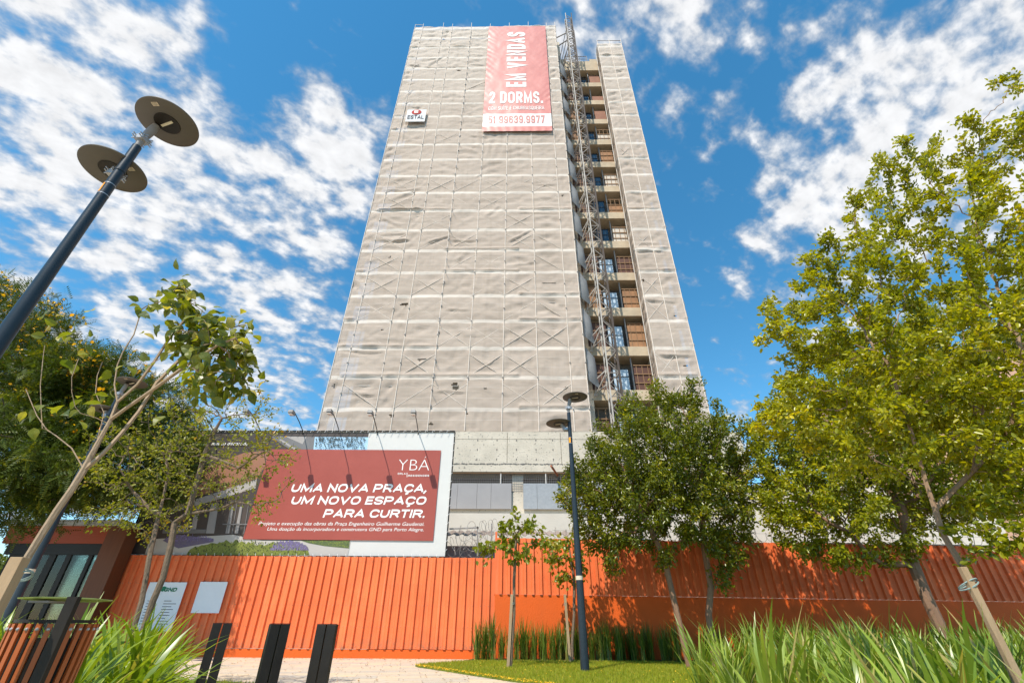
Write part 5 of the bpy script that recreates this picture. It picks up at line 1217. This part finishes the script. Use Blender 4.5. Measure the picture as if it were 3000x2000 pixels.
# young broad-leaved tree tied to a board at the left
Y1 = 2.86
t1 = thing('tree', (at(20, 1730, Y1).x, Y1, 0), 'young half-bare tree with big broad leaves, tied to a board beside the litter bin', 'tree')
C = [[(38, 1702), (85, 1625), (128, 1555), (170, 1490), (210, 1434), (246, 1376)],
     [5, (280, 1310), (319, 1241), (344, 1177), (335, 1126), (344, 1069), (360, 1031), (392, 980), (415, 906)],
     [8, (402, 1126), (450, 1062), (500, 985), (555, 920)],
     [6, (325, 1228), (370, 1195), (415, 1164), (470, 1125), (560, 1060), (640, 1010), (690, 990)],
     [5, (300, 1330), (357, 1268), (408, 1204), (459, 1121), (542, 1038), (610, 960)],
     [5, (236, 1357), (210, 1312), (166, 1277), (137, 1258), (108, 1217), (89, 1172), (76, 1140)],
     [34, (124, 1255), (121, 1210), (118, 1127), (127, 1038), (131, 1012)],
     [7, (281, 1223), (236, 1210), (220, 1191), (210, 1147), (210, 1105), (230, 1050)],
     [6, (305, 1210), (280, 1150), (285, 1100), (300, 1060)]]
nodes = []; par = []
for ci, ch_ in enumerate(C):
    prev = -1
    if isinstance(ch_[0], int): prev = min(ch_[0], len(nodes)-1); ch_ = ch_[1:]
    for k, (x, y) in enumerate(ch_):
        yy = Y1+.07*(((ci*5) % 7)-3)/3*min(k/2, 2) if ci else Y1
        nodes.append(tuple(at(x, y, yy))); par.append(prev); prev = len(nodes)-1
nodes.insert(0, (at(20, 1730, Y1).x-.0, Y1, 0)); par = [-1]+[(-1 if p < 0 else p)+1 for p in par]
A = lobes_pts([plobe(640, 1000, 2.95, 90, 90, .3), plobe(560, 940, 2.85, 70, 60, .25), plobe(700, 1090, 3.0, 40, 70, .2), plobe(600, 1110, 2.8, 50, 50, .2), plobe(525, 850, 2.85, 25, 40, .12)], 260)
N, P_ = grow(nodes, par, A, .055, .8, .07, noise=.2)
rad, cnt = radii(P_, .0026, .019, len(N)); limbs(N, P_, rad).build('trunk', M['bark_pale'], t1, smooth=True)
tip = np.where(cnt <= 3)[0]; tip = tip[tip >= len(nodes)]
kk = tip[RNG.integers(0, len(tip), 560)]; pos = N[kk]+RNG.normal(0, .05, (560, 3))
spots = [(150, 960, 14, 55, 28), (240, 1035, 5, 30, 20), (115, 1190, 6, 25, 35), (265, 1190, 8, 35, 25), (405, 900, 5, 18, 30), (520, 830, 8, 26, 26), (330, 1150, 4, 40, 50), (600, 1160, 8, 40, 40), (410, 1000, 5, 30, 60)]
ex = [np.array(at(x+RNG.normal(0, sx), y+RNG.normal(0, sy), Y1+RNG.normal(0, .1))) for x, y, n_, sx, sy in spots for _ in range(n_)]
pos = np.vstack([pos, ex]); n = len(pos); d = RNG.normal(0, .8, (n, 3)); d[:, 2] -= .75; up = RNG.normal(0, .6, (n, 3)); up[:, 1] -= .4; up[:, 2] += .4
leaf_mesh('crown', pos, d, up, .080*RNG.uniform(.7, 1.35, n), BIG, .75, LM['T1'], t1)
s0 = at(0, 1800, 2.75); s1_ = at(62, 1632, 2.75); st = stake([(s0.x-.05, 2.75, 0), (s1_.x, 2.75, s1_.z)], .072, 'flat board stake at the left edge tied to the half-bare tree', at(48, 1690, 2.80))
# saplings in the lawn and bed
for (px, py, Y_, topx, topy, lab, lob, sx, sy, nl) in (
    (1496, 1955, 14.8, 1512, 1500, 'slim sapling tied to a stake in the lawn, beside the lamp post', [plobe(1510, 1560, 14.8, 85, 50, .7), plobe(1590, 1585, 14.7, 90, 30, .5), plobe(1440, 1600, 14.8, 60, 45, .6), plobe(1520, 1620, 14.8, 70, 40, .6), plobe(1512, 1500, 14.8, 18, 35, .2), plobe(1540, 1540, 14.8, 60, 30, .5)], 1506, 1740, 620),
    (1672, 1900, 17.2, 1664, 1600, 'slim sapling tied to a stake in the bed, seen just left of the lamp post', [plobe(1660, 1640, 17.2, 70, 60, .8), plobe(1630, 1610, 17.1, 45, 35, .5), plobe(1690, 1690, 17.2, 40, 40, .5), plobe(1650, 1700, 17.2, 40, 30, .5)], 1660, 1740, 420)):
    p0 = gnd(px, py) if py > 1930 else Vector((at(px, 1850, Y_).x, Y_, 0)); Y0 = p0.y
    tree('sapling', lab, (p0.x, Y0, 0), [[(p0.x, Y0, 0)]+px_chain([(px+4, 1880, Y0), (px+10, 1800, Y0), (px+10, 1700, Y0), ((px+10+topx)/2, 1640, Y0), (topx, 1580, Y0)])], lob, 150, .14, .2, 2.5, .005, .045, nl, .15, LM['SAP'], M['bark_mid'], BIG, .8, 'staked saplings', leaf_cnt=3, spread=.07, droop=.8, upb=.3, outw=.3)
    q = at(sx, sy, Y0-.05); stake([(p0.x-.07, Y0-.05, 0), (q.x-.06, Y0-.05, q.z)], .08, 'brown stake of the lawn sapling' if px < 1600 else 'brown stake of the sapling in the bed', at(sx-4, sy+30, Y0-.02))

# ------------------------------------------------------------------ strap-leaved plants
def clump_mesh(name, n, L, wd, m, lean=.5, droop=.6, rad=.12, seed=0, seg=7):
    r = np.random.default_rng(seed); V = []; F = []; R_ = []
    for i in range(n):
        a = r.uniform(0, 2*PI); b0 = r.uniform(0, rad); l = L*r.uniform(.55, 1.15); th = abs(r.normal(0, lean)); dr = droop*r.uniform(.2, 1.3)*(1.4 if r.random() < .2 else 1); w_ = wd*r.uniform(.6, 1.2)
        x, y, z = b0*math.cos(a*1.7), b0*math.sin(a*1.7), 0; ang = th; k0 = len(V); ta = a+r.normal(0, .25); tw = r.uniform(-.6, .6); rv = r.random()
        for s in range(seg+1):
            u = s/seg; ww = w_*(.55+.6*u if u < .45 else .82*(1-((u-.45)/.55)**2.2)+.0)*.5; ww = max(ww, .0008)
            ps = ta+PI/2+tw*u; nx, ny = math.cos(ps)*ww, math.sin(ps)*ww
            V += [(x-nx, y-ny, z), (x+math.cos(ta)*-.12*ww, y+math.sin(ta)*-.12*ww, z-.25*ww), (x+nx, y+ny, z)]; R_ += [rv]*3
            ds = l/seg; x += math.cos(ta)*math.sin(ang)*ds; y += math.sin(ta)*math.sin(ang)*ds; z += math.cos(ang)*ds; ang += dr/seg*(.4+1.6*u)*1.5
        for s in range(seg):
            q = k0+3*s; F += [(q, q+1, q+4, q+3), (q+1, q+2, q+5, q+4)]
    o = np_mesh(name, V, F, m, local=True, rnd=R_, smooth=True); return o
SM = dict(strap=leaf_mat('strap_leaf', (.13, .21, .020), (.27, .345, .045), (.40, .30, .11), .3, .35, .5), strap2=leaf_mat('strap_leaf_glossy', (.11, .18, .012), (.27, .335, .022), (.44, .36, .10), .32, .3, .55), iris=leaf_mat('iris_leaf', (.05, .095, .012), (.14, .20, .020), (.36, .28, .07), .25, .4, .45))
def field(name, spots, srcs, label, group, scl=(.85, 1.15)):
    for i, (x, y, s) in enumerate(spots):
        o = srcs[i] if i < len(srcs) else srcs[i % len(srcs)].copy()
        if i >= len(srcs): COL.objects.link(o)
        o.location = (x, y, .02); o.rotation_euler.z = random.uniform(0, 2*PI); k = s*random.uniform(*scl); o.scale = (k, k, k)
        tag(o, label, 'plant', group)
srcs = [clump_mesh('strap_plant', 46, 1.08, .050, SM['strap'], .30, .55, .16, 30+i) for i in range(6)]
pts = []
def ok(x, y, dmin): return all((x-a)**2+(y-b)**2 > dmin*dmin for a, b, _ in pts)
rr = random.Random(9)
tries = 0
while len(pts) < 150 and tries < 9000:
    tries += 1; y = 2.5+13.4*rr.random()**1.15; x = rr.uniform(1.3, 17)
    if x > y*1.25+2.5 or x < 1.05+.17*y or (y > 9 and x < 2.9+(y-9)*.62): continue
    if math.hypot(x, y) < 2.6: continue
    if ok(x, y, .36+.025*y): pts.append((x, y, .86 if y < 4.5 else .95))
field('strap_plant', pts, srcs, 'one of the long strap-leaved plants filling the bed under the trees', 'strap plants of the right bed')
srcs = [clump_mesh('strap_plant', 80, 1.1, .060, SM['strap2'], .42, .95, .15, 50+i) for i in range(4)]
spotsL = [(-3.05, 3.75, .95), (-3.35, 4.15, .98), (-3.75, 4.35, 1.0), (-3.2, 4.55, .95), (-3.6, 4.85, 1.0), (-4.1, 4.95, 1.0), (-3.75, 5.4, .95), (-4.25, 5.55, 1.0), (-4.75, 5.7, 1.0), (-4.35, 6.2, .95), (-4.85, 6.5, .98), (-5.3, 6.4, 1.0), (-4.7, 7.0, .92), (-5.3, 7.3, .95), (-5.9, 7.2, 1.0), (-5.3, 8.2, .9), (-4.5, 4.3, .95), (-5.2, 4.9, .95), (-5.9, 5.6, .95), (-6.6, 6.4, .95), (-7.2, 7.4, .95), (-6.0, 8.4, .95)]
field('strap_plant', spotsL, srcs, 'one of the glossy arching strap-leaved plants clumped between litter bin and bollards', 'strap plants beside the litter bin')
o = srcs[1].copy(); COL.objects.link(o); o.location = (-3.55, 3.35, .02); o.scale = (1.0,)*3; tag(o, 'glossy strap-leaved plant left of the litter bin, cut by the picture edge', 'plant'); del o['group']
srcs = [clump_mesh('iris_plant', 80, 1.0, .026, SM['iris'], .17, .22, .13, 70+i) for i in range(4)]
sp_ = []
for i in range(24):
    sp_.append((-1.4+i*.27+random.uniform(-.1, .1), 17.8+random.uniform(-.12, .15), random.uniform(.9, 1.08)))
for i in range(9): sp_.append((.2+i*.6+random.uniform(-.1, .1), 18.25, random.uniform(.85, 1.0)))
for i in range(14): sp_.append((5+i*.8+random.uniform(-.2, .2), 17.2+random.uniform(-.6, .6), random.uniform(.9, 1.1)))
field('iris_plant', sp_, srcs, 'one of the upright dark iris clumps at the foot of the orange wall', 'iris clumps along the wall')
